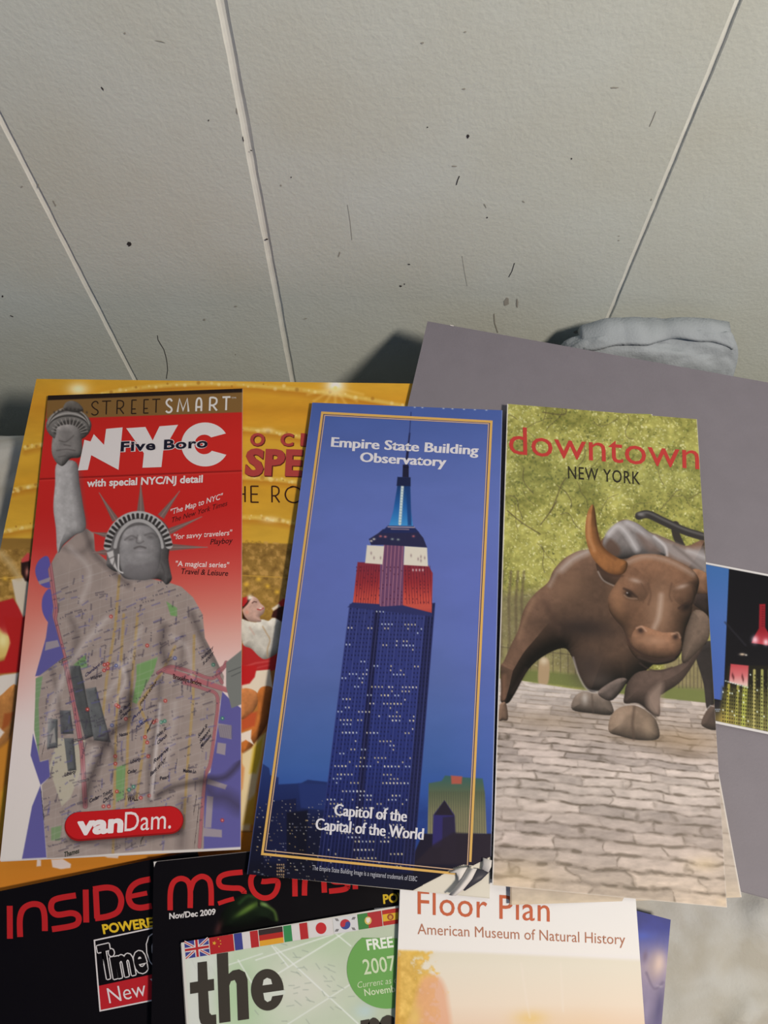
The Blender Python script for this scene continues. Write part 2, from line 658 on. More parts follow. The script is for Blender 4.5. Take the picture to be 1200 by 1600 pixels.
def build_wall():
    xs_groove = [on_wall(208, 588)[0], on_wall(457, 592)[0], on_wall(930, 545)[0]]
    gaps = [-0.46, -0.31] + xs_groove + [0.33, 0.45, 0.56]
    prof, idx = [], []
    g = 0.0017
    x_prev = -0.75
    prof.append((x_prev, 0.0))
    for xg in gaps:
        for dx, dy, mi in ((-g, 0.0, 0), (-g * 0.75, 0.0006, 1), (-g * 0.1, 0.0011, 1), (g * 0.55, 0.0011, 1), (g, 0.0, 1)):
            prof.append((xg + dx, dy))
            idx.append(mi)
    prof.append((0.75, 0.0))
    idx.append(0)
    zs = np.concatenate([[-0.5, -0.1], np.linspace(-0.08, 0.34, 64), [0.5, 0.9]])
    rg = np.random.default_rng(3)
    V, F, MI = [], [], []
    np_ = len(prof)
    wob = np.cumsum(rg.normal(0, 0.00006, (len(zs), np_)), 0)
    for j, z in enumerate(zs):
        for i, (x, dy) in enumerate(prof):
            w = 0 if i in (0, np_ - 1) else wob[j, i // 5]
            V.append((x + w + (rg.normal(0, 0.00006) if 0 < i < np_ - 1 else 0), WALL_Y + dy, z))
    for j in range(len(zs) - 1):
        for i in range(np_ - 1):
            F.append((j * np_ + i, j * np_ + i + 1, (j + 1) * np_ + i + 1, (j + 1) * np_ + i))
            MI.append(idx[i])
    n = len(V)                                    # back of the wall
    V += [(-0.75, WALL_Y + 0.08, -0.5), (0.75, WALL_Y + 0.08, -0.5), (0.75, WALL_Y + 0.08, 0.9), (-0.75, WALL_Y + 0.08, 0.9)]
    F.append((n + 3, n + 2, n + 1, n)); MI.append(0)

    def mark(pts, mi, wd=None):
        """a scuff or speck lying on the paint"""
        if wd is None:
            b = len(V)
            for (x, y) in pts:
                p = on_wall(x, y, 0.0002)
                V.append(tuple(p))
            F.append(tuple(range(b + len(pts) - 1, b - 1, -1))); MI.append(mi)
        else:
            for (a, c) in zip(pts[:-1], pts[1:]):
                d = np.array(c, float) - np.array(a, float)
                d /= np.linalg.norm(d)
                nn = np.array([-d[1], d[0]]) * wd / 2
                mark([np.array(a) + nn, np.array(c) + nn, np.array(c) - nn, np.array(a) - nn], mi)

    def speck(x, y, rx, ry, mi, rot=0):
        k = 8
        pts = arc(x, y, rx, ry, 0, 315, 7, rot)
        mark([(px + rg.normal(0, rx * 0.18), py + rg.normal(0, ry * 0.18)) for px, py in pts], mi)
    for s in [(202, 381, 3.2, 3.6, 2), (160, 138, 1.2, 3.5, 2, -35), (326, 188, 0.9, 1.6, 2), (731, 213, 2.2, 2.8, 2), (725, 139, 2.6, 1.2, 3), (660, 67, 3, 1.6, 3),
              (727, 50, 2.2, 1, 3), (668, 199, 1, 1, 2), (893, 248, 1.3, 1.3, 2), (710, 260, 4.5, 1.3, 3), (758, 322, 1.1, 4.5, 3, -20), (761, 340, 1.2, 1.2, 2),
              (818, 315, 2.4, 1, 3, 30), (639, 413, 2, 1, 2), (626, 447, 2.3, 1.5, 2), (632, 444, 1, 1, 2), (967, 376, 1.6, 0.9, 3), (967, 369, 1.2, 0.7, 3),
              (960, 137, 6, 1.2, 3), (530, 397, 1.2, 4, 3, 20), (368, 479, 2.2, 1.2, 3), (319, 500, 2.2, 1.6, 3), (18, 494, 3, 0.9, 2, 25), (4, 463, 1.4, 1.8, 2),
              (34, 292, 2.2, 1.8, 3), (439, 290, 1.6, 1.6, 3), (455, 277, 1.1, 1.1, 2), (477, 498, 3, 0.7, 3, -10), (792, 472, 4.5, 6, 3), (808, 474, 1.5, 7, 3),
              (900, 519, 4, 2.5, 3), (380, 218, 0.9, 4.5, 2, -8), (392, 235, 1.6, 1.0, 2), (417, 374, 2.4, 1.2, 2), (370, 175, 0.8, 6, 3, -8), (1018, 312, 1, 2, 3),
              (368, 554, 1.2, 1.2, 3), (60, 290, 1, 3, 3), (85, 318, 1.3, 6, 3, -30), (195, 52, 1.5, 1.5, 3), (250, 65, 9, 0.6, 3, 15)]:
        speck(*s)
    mark([(713, 289), (715, 282), (718, 275)], 2, 1.4)
    mark([(795, 433), (800, 424), (804, 411)], 2, 1.0)
    mark([(1015, 198), (1020, 187), (1025, 174)], 3, 1.0)
    mark([(722, 400), (726, 425), (730, 447)], 3, 0.5)
    mark([(246, 524), (247, 531), (251, 538), (256, 546), (259, 556), (261, 566), (262, 578), (260, 592)], 2, 1.0)
    mark([(543, 320), (547, 345), (550, 375)], 3, 0.6)
    mark([(772, 490), (773, 505), (778, 520)], 3, 1.6)
    w = mesh_obj('wall_back', V, F, M_WALL, mats=[M_GROOVE, M_SCUFF, M_SCUFF2], mat_idx=MI)
    w['kind'] = 'structure'
    w['label'] = 'grey cream painted wall with vertical panel grooves'
    return w


build_wall()
fl = mesh_obj('floor', [(-0.75, -0.9, -0.5), (0.75, -0.9, -0.5), (0.75, WALL_Y + 0.08, -0.5), (-0.75, WALL_Y + 0.08, -0.5)], [(0, 1, 2, 3)],
              flat_material('wood_floor', (120, 92, 66), 0.5, 0.3, 0.1, 30))
fl['kind'] = 'structure'

# ------------------------------------------------------------------ bed: mattress and rumpled sheet
M_CLOTH, N_, L_, B_ = new_mat('grey_bed_sheet')
tc = N_.new('ShaderNodeTexCoord')
n1 = N_.new('ShaderNodeTexNoise'); n1.inputs['Scale'].default_value = 38; n1.inputs['Detail'].default_value = 5; n1.inputs['Distortion'].default_value = 0.6
n2 = N_.new('ShaderNodeTexNoise'); n2.inputs['Scale'].default_value = 900; n2.inputs['Detail'].default_value = 2
L_.new(tc.outputs['Object'], n1.inputs['Vector']); L_.new(tc.outputs['Object'], n2.inputs['Vector'])
rp = N_.new('ShaderNodeValToRGB')
e = rp.color_ramp.elements
e[0].position, e[1].position = 0.35, 0.66
e[0].color = (*ink((172, 164, 146)), 1)
e[1].color = (*ink((190, 186, 174)), 1)
L_.new(n1.outputs['Fac'], rp.inputs['Fac']); L_.new(rp.outputs['Color'], B_.inputs['Base Color'])
bp = N_.new('ShaderNodeBump'); bp.inputs['Distance'].default_value = 0.0003; bp.inputs['Strength'].default_value = 0.4
L_.new(n2.outputs['Fac'], bp.inputs['Height']); L_.new(bp.outputs['Normal'], B_.inputs['Normal'])
B_.inputs['Roughness'].default_value = 0.9
B_.inputs['Specular IOR Level'].default_value = 0.1

bed = thing('bed', 'bed under a rumpled pale grey sheet, against the panelled wall', 'bed', (0, 0, -0.5))


def build_bed():
    # arc length along y: flat top, rounded edge near the wall, then down into the gap
    ys = np.linspace(-0.42, 0.19, 150)
    prof = [(y, 0.0) for y in ys]
    for a in np.linspace(0, math.pi / 2, 14)[1:]:
        prof.append((0.19 + 0.022 * math.sin(a), -0.022 + 0.022 * math.cos(a)))
    for z in np.linspace(-0.035, -0.32, 12):
        prof.append((0.212, z))
    prof = np.array(prof)
    xs = np.linspace(-0.5, 0.5, 240)
    X, T = np.meshgrid(xs, np.arange(len(prof)))
    Y0, Z0 = prof[T.astype(int), 0], prof[T.astype(int), 1]
    S = Y0 - Z0
    wr = fbm(X * 22 + 40, S * 26 + 9, 5, 4) - 0.5
    ridge = np.abs(fbm(X * 13 + S * 9, S * 13 - X * 5 + 30, 21, 3) - 0.5)
    d = -0.0055 + 0.006 * wr + 0.007 * np.exp(-(ridge / 0.035) ** 2) * (0.4 + fbm(X * 9, S * 9, 33, 2))
    d = d + 0.0045 * (fbm(X * 62 + S * 20, S * 75 - X * 15, 77, 3) - 0.5) - 0.0012 * np.exp(-((fbm(X * 30, S * 42, 55, 2) - 0.5) / 0.04) ** 2)
    d = np.minimum(d, 0.0005)
    top = np.clip((0.212 - Y0) / 0.02, 0, 1)
    Zc = Z0 + d * np.clip(top + 0.15, 0, 1)
    Yc = Y0 - (1 - top) * (0.004 + d)
    V = np.stack([X, Yc, Zc + 0.5], -1).reshape(-1, 3)
    nx, ny = len(xs), len(prof)
    i = np.arange(nx * ny).reshape(ny, nx)
    F = np.stack([i[:-1, :-1], i[:-1, 1:], i[1:, 1:], i[1:, :-1]], -1).reshape(-1, 4)
    mesh_obj('sheet', V, F.tolist(), M_CLOTH, bed, True)
    x0, x1, y0, y1, z0, z1 = -0.49, 0.49, -0.41, 0.2, 0.0, 0.48
    v = [(x, y, z) for z in (z0, z1) for x, y in ((x0, y0), (x1, y0), (x1, y1), (x0, y1))]
    m = mesh_obj('mattress', v, [(3, 2, 1, 0), (4, 5, 6, 7), (0, 1, 5, 4), (1, 2, 6, 5), (2, 3, 7, 6), (3, 0, 4, 7)],
                 flat_material('mattress_ticking', (190, 186, 178), 0.9, 0.1))
    m.parent = bed
    bv = m.modifiers.new('round', 'BEVEL'); bv.width = 0.025; bv.segments = 4


build_bed()

# the folder's plane: flat near the foot, propped on the bunched cloth near the wall
def folder_z(x, y, off=0.0):
    return 0.0085 + 0.068 * (y + 0.012) + off


def folder_at(off):
    return lambda x, y: folder_z(x, y, off)


M_CLOTH2 = flat_material('pale_grey_cotton', (160, 163, 160), 0.9, 0.1, 0.06, 60, 0.0003, 800)


def build_cloth_bundle():
    # a folded lump of cloth squeezed between the folder's back and the wall
    x0, x1 = 0.098, 0.193
    o = thing('folded_cloth', 'folded pale grey cloth bunched between the purple folder and the wall', 'cloth', (0.142, 0.253, -0.06))
    nx, nt = 90, 44
    V = []
    for t in range(nt + 1):
        a = math.pi * (t / nt)                   # from the front foot over the top to the back foot
        for k in range(nx):
            q = k / (nx - 1)
            x = x0 + (x1 - x0) * q - 0.142
            env = min(1.0, q / 0.2) ** 0.5 * (1 - max(0.0, (q - 0.88) / 0.12) ** 2.2)
            top = 0.060 + 0.0195 * (0.25 + 0.75 * env) - 0.004 * max(0, q - 0.9) * 8
            n = float(fbm(np.array(q * 7 + 10.0), np.array(t * 0.16), 8, 3)) - 0.5
            f = 0.0014 * math.sin(a * 4 + q * 9) + 0.0075 * n
            y = -math.cos(a) * (0.0115 + 0.5 * f)
            z = top * (math.sin(a) ** 0.22 if 0 < t < nt else 0.0) + f * max(0, math.sin(a))
            V.append((x, max(-0.0125, min(y, 0.0135)), z))
    F = [(t * nx + k, t * nx + k + 1, (t + 1) * nx + k + 1, (t + 1) * nx + k) for t in range(nt) for k in range(nx - 1)]
    F.append([t * nx for t in range(nt + 1)])
    F.append([t * nx + nx - 1 for t in range(nt, -1, -1)])
    mesh_obj('bunched_cloth', V, F, M_CLOTH2, o, True)
    # the hem: a border folded over along the crest
    V, F = [], []
    n = 60
    for k in range(n):
        q = k / (n - 1)
        x = x0 + 0.008 + (x1 - x0 - 0.016) * q - 0.142
        zt = 0.0790 + 0.0010 * math.sin(q * 3.0) + 0.0022 * (float(fbm(np.array(q * 9.0), np.array(2.0), 19, 3)) - 0.5) - 0.003 * max(0, q - 0.85) / 0.15 - 0.005 * max(0, 0.15 - q) / 0.15
        V += [(x, 0.0120, zt - 0.004), (x, 0.0105, zt + 0.0026), (x, 0.003 + 0.002 * math.sin(q * 9), zt + 0.0028 + 0.0008 * math.sin(q * 23)),
              (x, -0.0030 - 0.0022 * math.sin(q * 7) - 0.001 * math.sin(q * 19), zt + 0.0012), (x, -0.0040 - 0.0024 * math.sin(q * 7) - 0.001 * math.sin(q * 19), zt - 0.0003), (x, 0.002, zt - 0.002)]
        if k:
            b = (k - 1) * 6
            for s_ in range(6):
                F.append((b + s_, b + (s_ + 1) % 6, b + 6 + (s_ + 1) % 6, b + 6 + s_))
    F += [(5, 4, 3, 2, 1, 0), tuple((n - 1) * 6 + s_ for s_ in range(6))]
    mesh_obj('hem', V, F, M_CLOTH2, o, True)


build_cloth_bundle()

# ================================================================== printed matter, bottom of the pile first
# ------------------------------------------------------------------ golden show program
def show_program():
    s = Sheet([(57, 592), (700, 600), (720, 1440), (-116, 1432)], [0.0150, 0.0222, 0.0050, 0.0050], 1.0, sag=lambda u, v: 0.0012 * np.sin(np.pi * v))
    X, Y = s.X, s.Y
    u = Y - 0.02 * (X - 300)
    base = grad([(592, (214, 160, 48)), (640, (205, 142, 38)), (700, (214, 162, 50)), (760, (206, 150, 42)), (845, (205, 158, 52)),
                 (848, (140, 104, 46)), (900, (152, 116, 54)), (960, (156, 118, 50)), (1060, (170, 112, 52)), (1180, (196, 120, 52)), (1440, (204, 134, 40))])
    s.fill(lambda X, Y: base(X, u) * (0.94 + 0.12 * fbm(X / 45, Y / 16, 2, 4))[..., None])
    # marquee bands sweeping across the top, with bulbs
    def band(pts, w, light=(226, 190, 92), dark=(150, 92, 24)):
        p = spline(pts, n=10)
        s.line([(x, y + w * 0.9) for x, y in p], w * 1.5, (180, 112, 30), 0.55, w * 0.7)
        s.line(p, w, light, 0.75, w * 0.35)
        ln = np.array(p)
        k = np.linspace(0, len(p) - 1, 64)
        q = np.stack([np.interp(k, range(len(p)), ln[:, 0]), np.interp(k, range(len(p)), ln[:, 1])], 1)
        q += RNG.normal(0, w * 0.3, q.shape)
        s.dabs(q, RNG.uniform(w * 0.2, w * 0.6, len(q)), [(246, 226, 160), (232, 190, 90), dark, (214, 150, 50), (240, 214, 150)], 0.5)
    band([(75, 655), (120, 628), (180, 612), (260, 602), (350, 600), (440, 606), (540, 618), (660, 640)], 6)
    band([(40, 700), (75, 693), (200, 676), (330, 668), (420, 674), (480, 684), (600, 700)], 6)
    band([(20, 766), (60, 758), (200, 742), (380, 746), (440, 750), (480, 756)], 6)
    band([(6, 830), (55, 822), (200, 806), (380, 808), (430, 812), (480, 820)], 6)
    s.blob(122, 608, 16, 10, (255, 240, 190), 0.9)
    for x, y, r in ((524, 603, 15), (524, 590, 9)):
        s.blob(x, y, r, r * 0.8, (255, 250, 232), 0.95)
    for k in range(7):
        a = math.radians(20 + 140 * k / 6)
        s.line([(524, 606), (524 + 46 * math.cos(a), 606 + 30 * math.sin(a))], 3, (250, 214, 120), 0.4, 2.5)
    s.blob(422, 812, 13, 5, (250, 225, 170), 0.6)
    s.blob(418, 672, 9, 4, (250, 225, 170), 0.6)
    # theatre hall behind the dancers, in gold dust
    hall = s.mask([(-200, 876), (120, 850), (370, 842), (480, 852), (700, 870), (700, 1440), (-200, 1440)], 1.0)
    s.clip = hall
    g = fbm(X / 9, Y / 8, 14, 4)
    a = np.clip((g - 0.52) * 5, 0, 1) * np.clip((1000 - Y) / 60, 0, 1)
    s.blend((slice(None), slice(None)), a * 0.75, (198, 152, 80))
    a = np.clip((0.45 - g) * 5, 0, 1) * np.clip((1000 - Y) / 60, 0, 1)
    s.blend((slice(None), slice(None)), a * 0.6, (108, 76, 34))
    for x, y in ((385, 913), (418, 916), (433, 925), (404, 905), (20, 906), (8, 904)):
        s.blob(x, y, 4, 3.5, (226, 176, 60), 0.9)
    s.line([(375, 899), (460, 903)], 1.6, (196, 150, 62), 0.8)
    s.line([(-20, 905), (60, 899)], 1.6, (206, 160, 72), 0.8)
    s.clip = None
    # stage floor
    s.poly([(-200, 1345), (100, 1335), (372, 1302), (500, 1290), (800, 1290), (800, 1500), (-200, 1500)], (204, 130, 40), 0.9, 2)
    s.line(Z(13, [(80, 1298), (170, 1296)]), 1.4, (120, 78, 30), 0.8)
    s.blob(100, 1380, 150, 30, (186, 108, 34), 0.45)
    # ---- dancers between the red map and the blue brochure
    skin, skin_d, red, white = (214, 160, 132), (192, 112, 62), (178, 40, 40), (222, 210, 190)
    s.poly(Z(12, [(60, 1240), (180, 1300), (300, 1400), (420, 1340), (430, 1500), (330, 1530), (200, 1520), (180, 1700), (40, 1700)]), red, 1, 1.0)
    s.solid(Z(12, [(50, 990), (110, 1000), (200, 1015), (260, 985), (330, 1000), (380, 970), (470, 1000), (440, 1290), (370, 1370), (290, 1400), (230, 1370), (150, 1290), (60, 1235)]), (232, 222, 202), 14, amb=0.72, k=0.3)
    s.line(Z(12, [(270, 1060), (310, 1130), (345, 1200), (320, 1290), (318, 1370)]), 1.6, (176, 140, 96), 0.8, 1.2, True)
    s.line(Z(12, [(135, 1070), (180, 1140)]), 2.2, (196, 160, 140), 0.7, 1.5)
    s.solid(Z(12, [(60, 870), (100, 800), (160, 745), (215, 770), (245, 815), (290, 860), (280, 920), (240, 960), (250, 1010), (130, 1005), (80, 960)]), (226, 180, 158), 10, amb=0.78, k=0.25)
    s.poly(Z(12, [(60, 880), (110, 830), (150, 770), (100, 780), (60, 820)]), (58, 28, 24), 1, 1.0)
    s.poly(Z(12, [(60, 910), (85, 960), (120, 1000), (60, 980)]), (52, 26, 22), 1, 1.0)
    s.poly(Z(12, [(60, 760), (110, 745), (110, 800), (70, 850), (55, 850)]), (186, 36, 38), 1, 1.0)
    s.blob(*Z(12, [(137, 757)])[0], 4.2, 4.2, (240, 226, 206), 1.0)
    s.line(Z(12, [(160, 815), (180, 800), (205, 805)]), 1.3, (60, 34, 30), 0.9, 0.8)
    s.line(Z(12, [(215, 880), (245, 885), (275, 868)]), 1.7, (176, 50, 48), 0.9, 0.8)
    s.blob(*Z(12, [(248, 872)])[0], 2.2, 1, (250, 240, 230), 0.9)
    s.blob(*Z(12, [(105, 910)])[0], 3.2, 3.5, (220, 150, 126), 0.9)
    s.poly(Z(12, [(380, 900), (440, 850), (520, 840), (520, 1000), (470, 1010), (400, 970), (360, 960)]), (60, 26, 22), 1, 1.2)
    s.poly(Z(12, [(430, 820), (480, 770), (520, 780), (510, 850), (440, 850)]), (170, 34, 36), 1, 1.2)
    s.poly(Z(12, [(365, 870), (440, 820), (455, 850), (380, 895)]), (226, 206, 176), 1, 1.2)
    s.line(Z(12, [(80, 1480), (200, 1440), (340, 1420)]), 2, (214, 96, 88), 0.7, 1.5)
    s.line(Z(12, [(80, 1530), (250, 1480), (340, 1460)]), 2, (206, 84, 78), 0.6, 1.5)
    # thighs, legs, shoes
    s.poly(Z(13, [(90, 60), (210, 40), (310, 30), (330, 180), (250, 230), (90, 180)]), (226, 208, 180), 1, 1.0)
    s.poly(Z(13, [(60, 0), (210, 0), (190, 90), (150, 140), (60, 160)]), (186, 34, 34), 1, 1.2)
    s.solid(Z(13, [(80, 200), (150, 180), (215, 220), (215, 290), (170, 370), (100, 420), (70, 380)]), (214, 136, 78), 10, amb=0.75, k=0.3)
    s.solid(Z(13, [(210, 220), (250, 165), (330, 180), (320, 330), (280, 470), (180, 620), (120, 690), (85, 650), (130, 520), (200, 420), (215, 300)]), (206, 118, 52), 12, amb=0.72, k=0.3)
    s.poly(Z(13, [(85, 430), (160, 370), (210, 360), (190, 470), (90, 510)]), (190, 80, 44), 0.9, 2)
    s.poly(Z(13, [(80, 530), (165, 500), (160, 570), (185, 620), (120, 580), (85, 600)]), (232, 216, 196), 1, 1.0)
    s.poly(Z(13, [(90, 690), (170, 640), (230, 560), (280, 520), (260, 640), (210, 900), (150, 1290), (75, 1290)]), (226, 204, 156), 1, 2)
    s.poly(Z(13, [(180, 640), (260, 540), (240, 720), (200, 840), (150, 840)]), (212, 178, 52), 1, 3)
    s.poly(Z(13, [(140, 1060), (200, 1000), (180, 1240), (100, 1240)]), (210, 164, 46), 0.9, 3)
    s.poly(Z(13, [(85, 760), (110, 800), (95, 960), (80, 980)]), (210, 140, 84), 0.9, 2)
    # ---- dancers at the left edge
    s.poly(Z(14, [(-200, 1330), (-20, 1340), (90, 1310), (180, 1440), (150, 1700), (-200, 1700)]), (176, 36, 36), 1, 1.5)
    s.poly(Z(14, [(80, 1180), (200, 1160), (190, 1420), (160, 1440), (110, 1330)]), (206, 190, 164), 1, 1.5)
    s.line(Z(14, [(10, 1000), (70, 1070), (130, 1160)]), 9, (196, 166, 112), 0.8, 5)
    s.poly(Z(14, [(145, 1060), (210, 1040), (210, 1200), (175, 1190), (148, 1140)]), (42, 24, 22), 1, 1.5)
    s.poly(Z(14, [(150, 1040), (190, 995), (210, 1000), (210, 1050), (150, 1062)]), (196, 70, 66), 1, 1.5)
    s.blob(*Z(14, [(192, 1130)])[0], 3.5, 7, (206, 130, 110), 1)
    s.poly(Z(15, [(-100, -120), (20, 40), (75, 60), (60, 200), (-100, 260)]), (212, 178, 96), 1, 3)
    s.blob(*Z(15, [(20, 90)])[0], 9, 13, (240, 228, 160), 0.8)
    s.poly(Z(15, [(20, -80), (160, -60), (150, 310), (-100, 330), (-100, 270), (30, 230), (75, 110)]), (176, 34, 32), 1, 1.5)
    s.poly(Z(15, [(-60, 350), (30, 330), (130, 318), (115, 400), (0, 480), (-60, 500)]), (216, 204, 188), 1, 1.5)
    s.solid(Z(15, [(-80, 540), (0, 480), (110, 400), (100, 640), (70, 760), (0, 880), (-80, 900)]), (204, 136, 70), 14, amb=0.75, k=0.25)
    s.poly(Z(15, [(30, 600), (100, 590), (60, 680), (10, 720)]), (156, 80, 38), 0.9, 2)
    s.poly(Z(15, [(0, 700), (30, 730), (0, 770), (-40, 760)]), (222, 206, 190), 1, 1.5)
    s.poly(Z(15, [(-80, 900), (70, 780), (50, 1100), (10, 1420), (-80, 1500)]), (196, 128, 44), 1, 3)
    s.poly(Z(15, [(10, 1150), (40, 1100), (20, 1400), (0, 1500)]), (214, 164, 40), 0.9, 3)
    # white shoes below the red map
    for pts in ([(64, 1344), (64, 1353), (57, 1354), (58, 1342)], [(80, 1343), (98, 1342), (111, 1350), (110, 1356), (95, 1358), (82, 1355)], [(160, 1337), (186, 1336), (184, 1341), (168, 1340)]):
        s.poly(pts, (222, 204, 190), 1, 0.9)
    # lettering
    rl, rd = (168, 62, 56), (92, 32, 26)
    for body, a, b, base, cap in (('O', 135, 283, 705, 122), ('C', 452, 583, 706, 122), ('I', 662, 715, 706, 122), ('S', 80, 268, 1008, 254), ('P', 285, 488, 1008, 250), ('E', 502, 672, 1012, 250)):
        (x0, y0), (x1, y1) = Z(11, [(a, base), (b, base + 4)])
        wgt = 0.05 if cap > 200 else 0.035
        s.text(body, (x0 + 0.9, y0 + 1.1), (x1 + 0.9, y1 + 1.1), cap / 6.667, rd, wgt, layer=1, smear=2)
        s.text(body, (x0, y0), (x1, y1), cap / 6.667, rl, wgt - 0.008, layer=2, smear=1)
    s.strokes([('H', 370 - 4, 370 + 13.8), ('F', 391.5, 405), ('R', 424.5, 437), ('O', 446, 472)], (370, 784.6), (470, 785.6), 25, 2.3, (52, 22, 16))
    r = thing('show_program', 'large golden show program with red-costumed dancers, lying under the red and blue brochures', 'program', s.origin - np.array([0, 0, 0.003]))
    s.build('cover', M_GLOSS, 0.0007, r, edge=(150, 112, 60))
    b = Sheet([(58, 594), (698, 601), (718, 1438), (-114, 1430)], [0.0140, 0.0212, 0.0040, 0.0040], 40, (214, 200, 176), sag=lambda u, v: 0.0012 * np.sin(np.pi * v))
    b.build('inner_pages', M_MATT, 0.0018, r)


show_program()


# ------------------------------------------------------------------ black magazines
INSIDE_RED, MAG_BLACK = (176, 34, 36), (13, 10, 13)


def magazine_inside():
    s = Sheet([(-80, 1409), (308, 1328), (395, 1700), (-50, 1760)], [0.0095] * 4, 4.0, MAG_BLACK)
    w = 9.2
    c = INSIDE_RED
    s.ribbon(Z(7, [(46, 346), (47, 500)]), w, c)
    s.ribbon(spline(Z(7, [(95, 492), (94, 405), (112, 358), (152, 338), (192, 346), (208, 385), (211, 464)]), n=6), w, c)
    s.ribbon(spline(Z(7, [(356, 297), (270, 312), (243, 332), (243, 368), (270, 388), (335, 380), (366, 394), (366, 424), (335, 441), (244, 456)]), n=6), w, c)
    s.ribbon(Z(7, [(402, 270), (405, 424)]), w, c)
    s.ribbon(Z(7, [(449, 268), (456, 405)]), w, c)
    s.ribbon(spline(Z(7, [(437, 269), (505, 260), (548, 275), (569, 318), (555, 370), (510, 394), (446, 405)]), n=6), w, c)
    s.ribbon(spline(Z(7, [(706, 221), (650, 234), (615, 262), (603, 305), (618, 342), (655, 355), (712, 346)]), n=6), w, c)
    s.ribbon(Z(7, [(606, 303), (690, 286)]), w * 0.8, c)
    s.text('POWERED', Z(7, [(485, 477)])[0], Z(7, [(765, 436)])[0], 14, (214, 174, 40), 0.035, layer=1)
    # boxed sign: black above, red below, white border
    q = Z(7, [(443, 508), (800, 432), (830, 765), (470, 838)])
    rd = Z(7, [(460, 722), (820, 644), (830, 765), (470, 838)])
    s.shape(rd, (176, 34, 40), 1)
    s.ribbon(q, 2.2, (206, 196, 190), 2, True)
    for body, a, b, ya, yb in (('T', 482, 535, 688, 676), ('i', 533, 553, 684, 679), ('m', 556, 634, 680, 663), ('e', 640, 694, 660, 648), ('O', 708, 800, 640, 620)):
        (x0, y0), (x1, y1) = Z(7, [(a, ya), (b, yb)])
        cap = 50 if body in 'TO' else 46
        s.text(body, (x0, y0), (x1, y1), cap, (206, 198, 192), 0.02, layer=1, bold=2.3)
        s.text(body, (x0, y0), (x1, y1), cap, (16, 12, 14), 0.02, layer=2, bold=0.6)
    s.text('New York', Z(7, [(514, 803)])[0], Z(7, [(905, 718)])[0], 24, (214, 200, 196), -0.005, layer=2)
    r = thing('magazine', 'black magazine with red title INSIDE, partly under the other black magazine', 'magazine', s.origin - np.array([0, 0, 0.0035]))
    s.build('cover', M_BLACK, 0.0005, r, edge=(70, 56, 46))
    b = Sheet([(-79, 1411), (307, 1330), (394, 1699), (-49, 1758)], [0.0088] * 4, 40, (200, 188, 170))
    b.build('inner_pages', M_MATT, 0.0026, r)


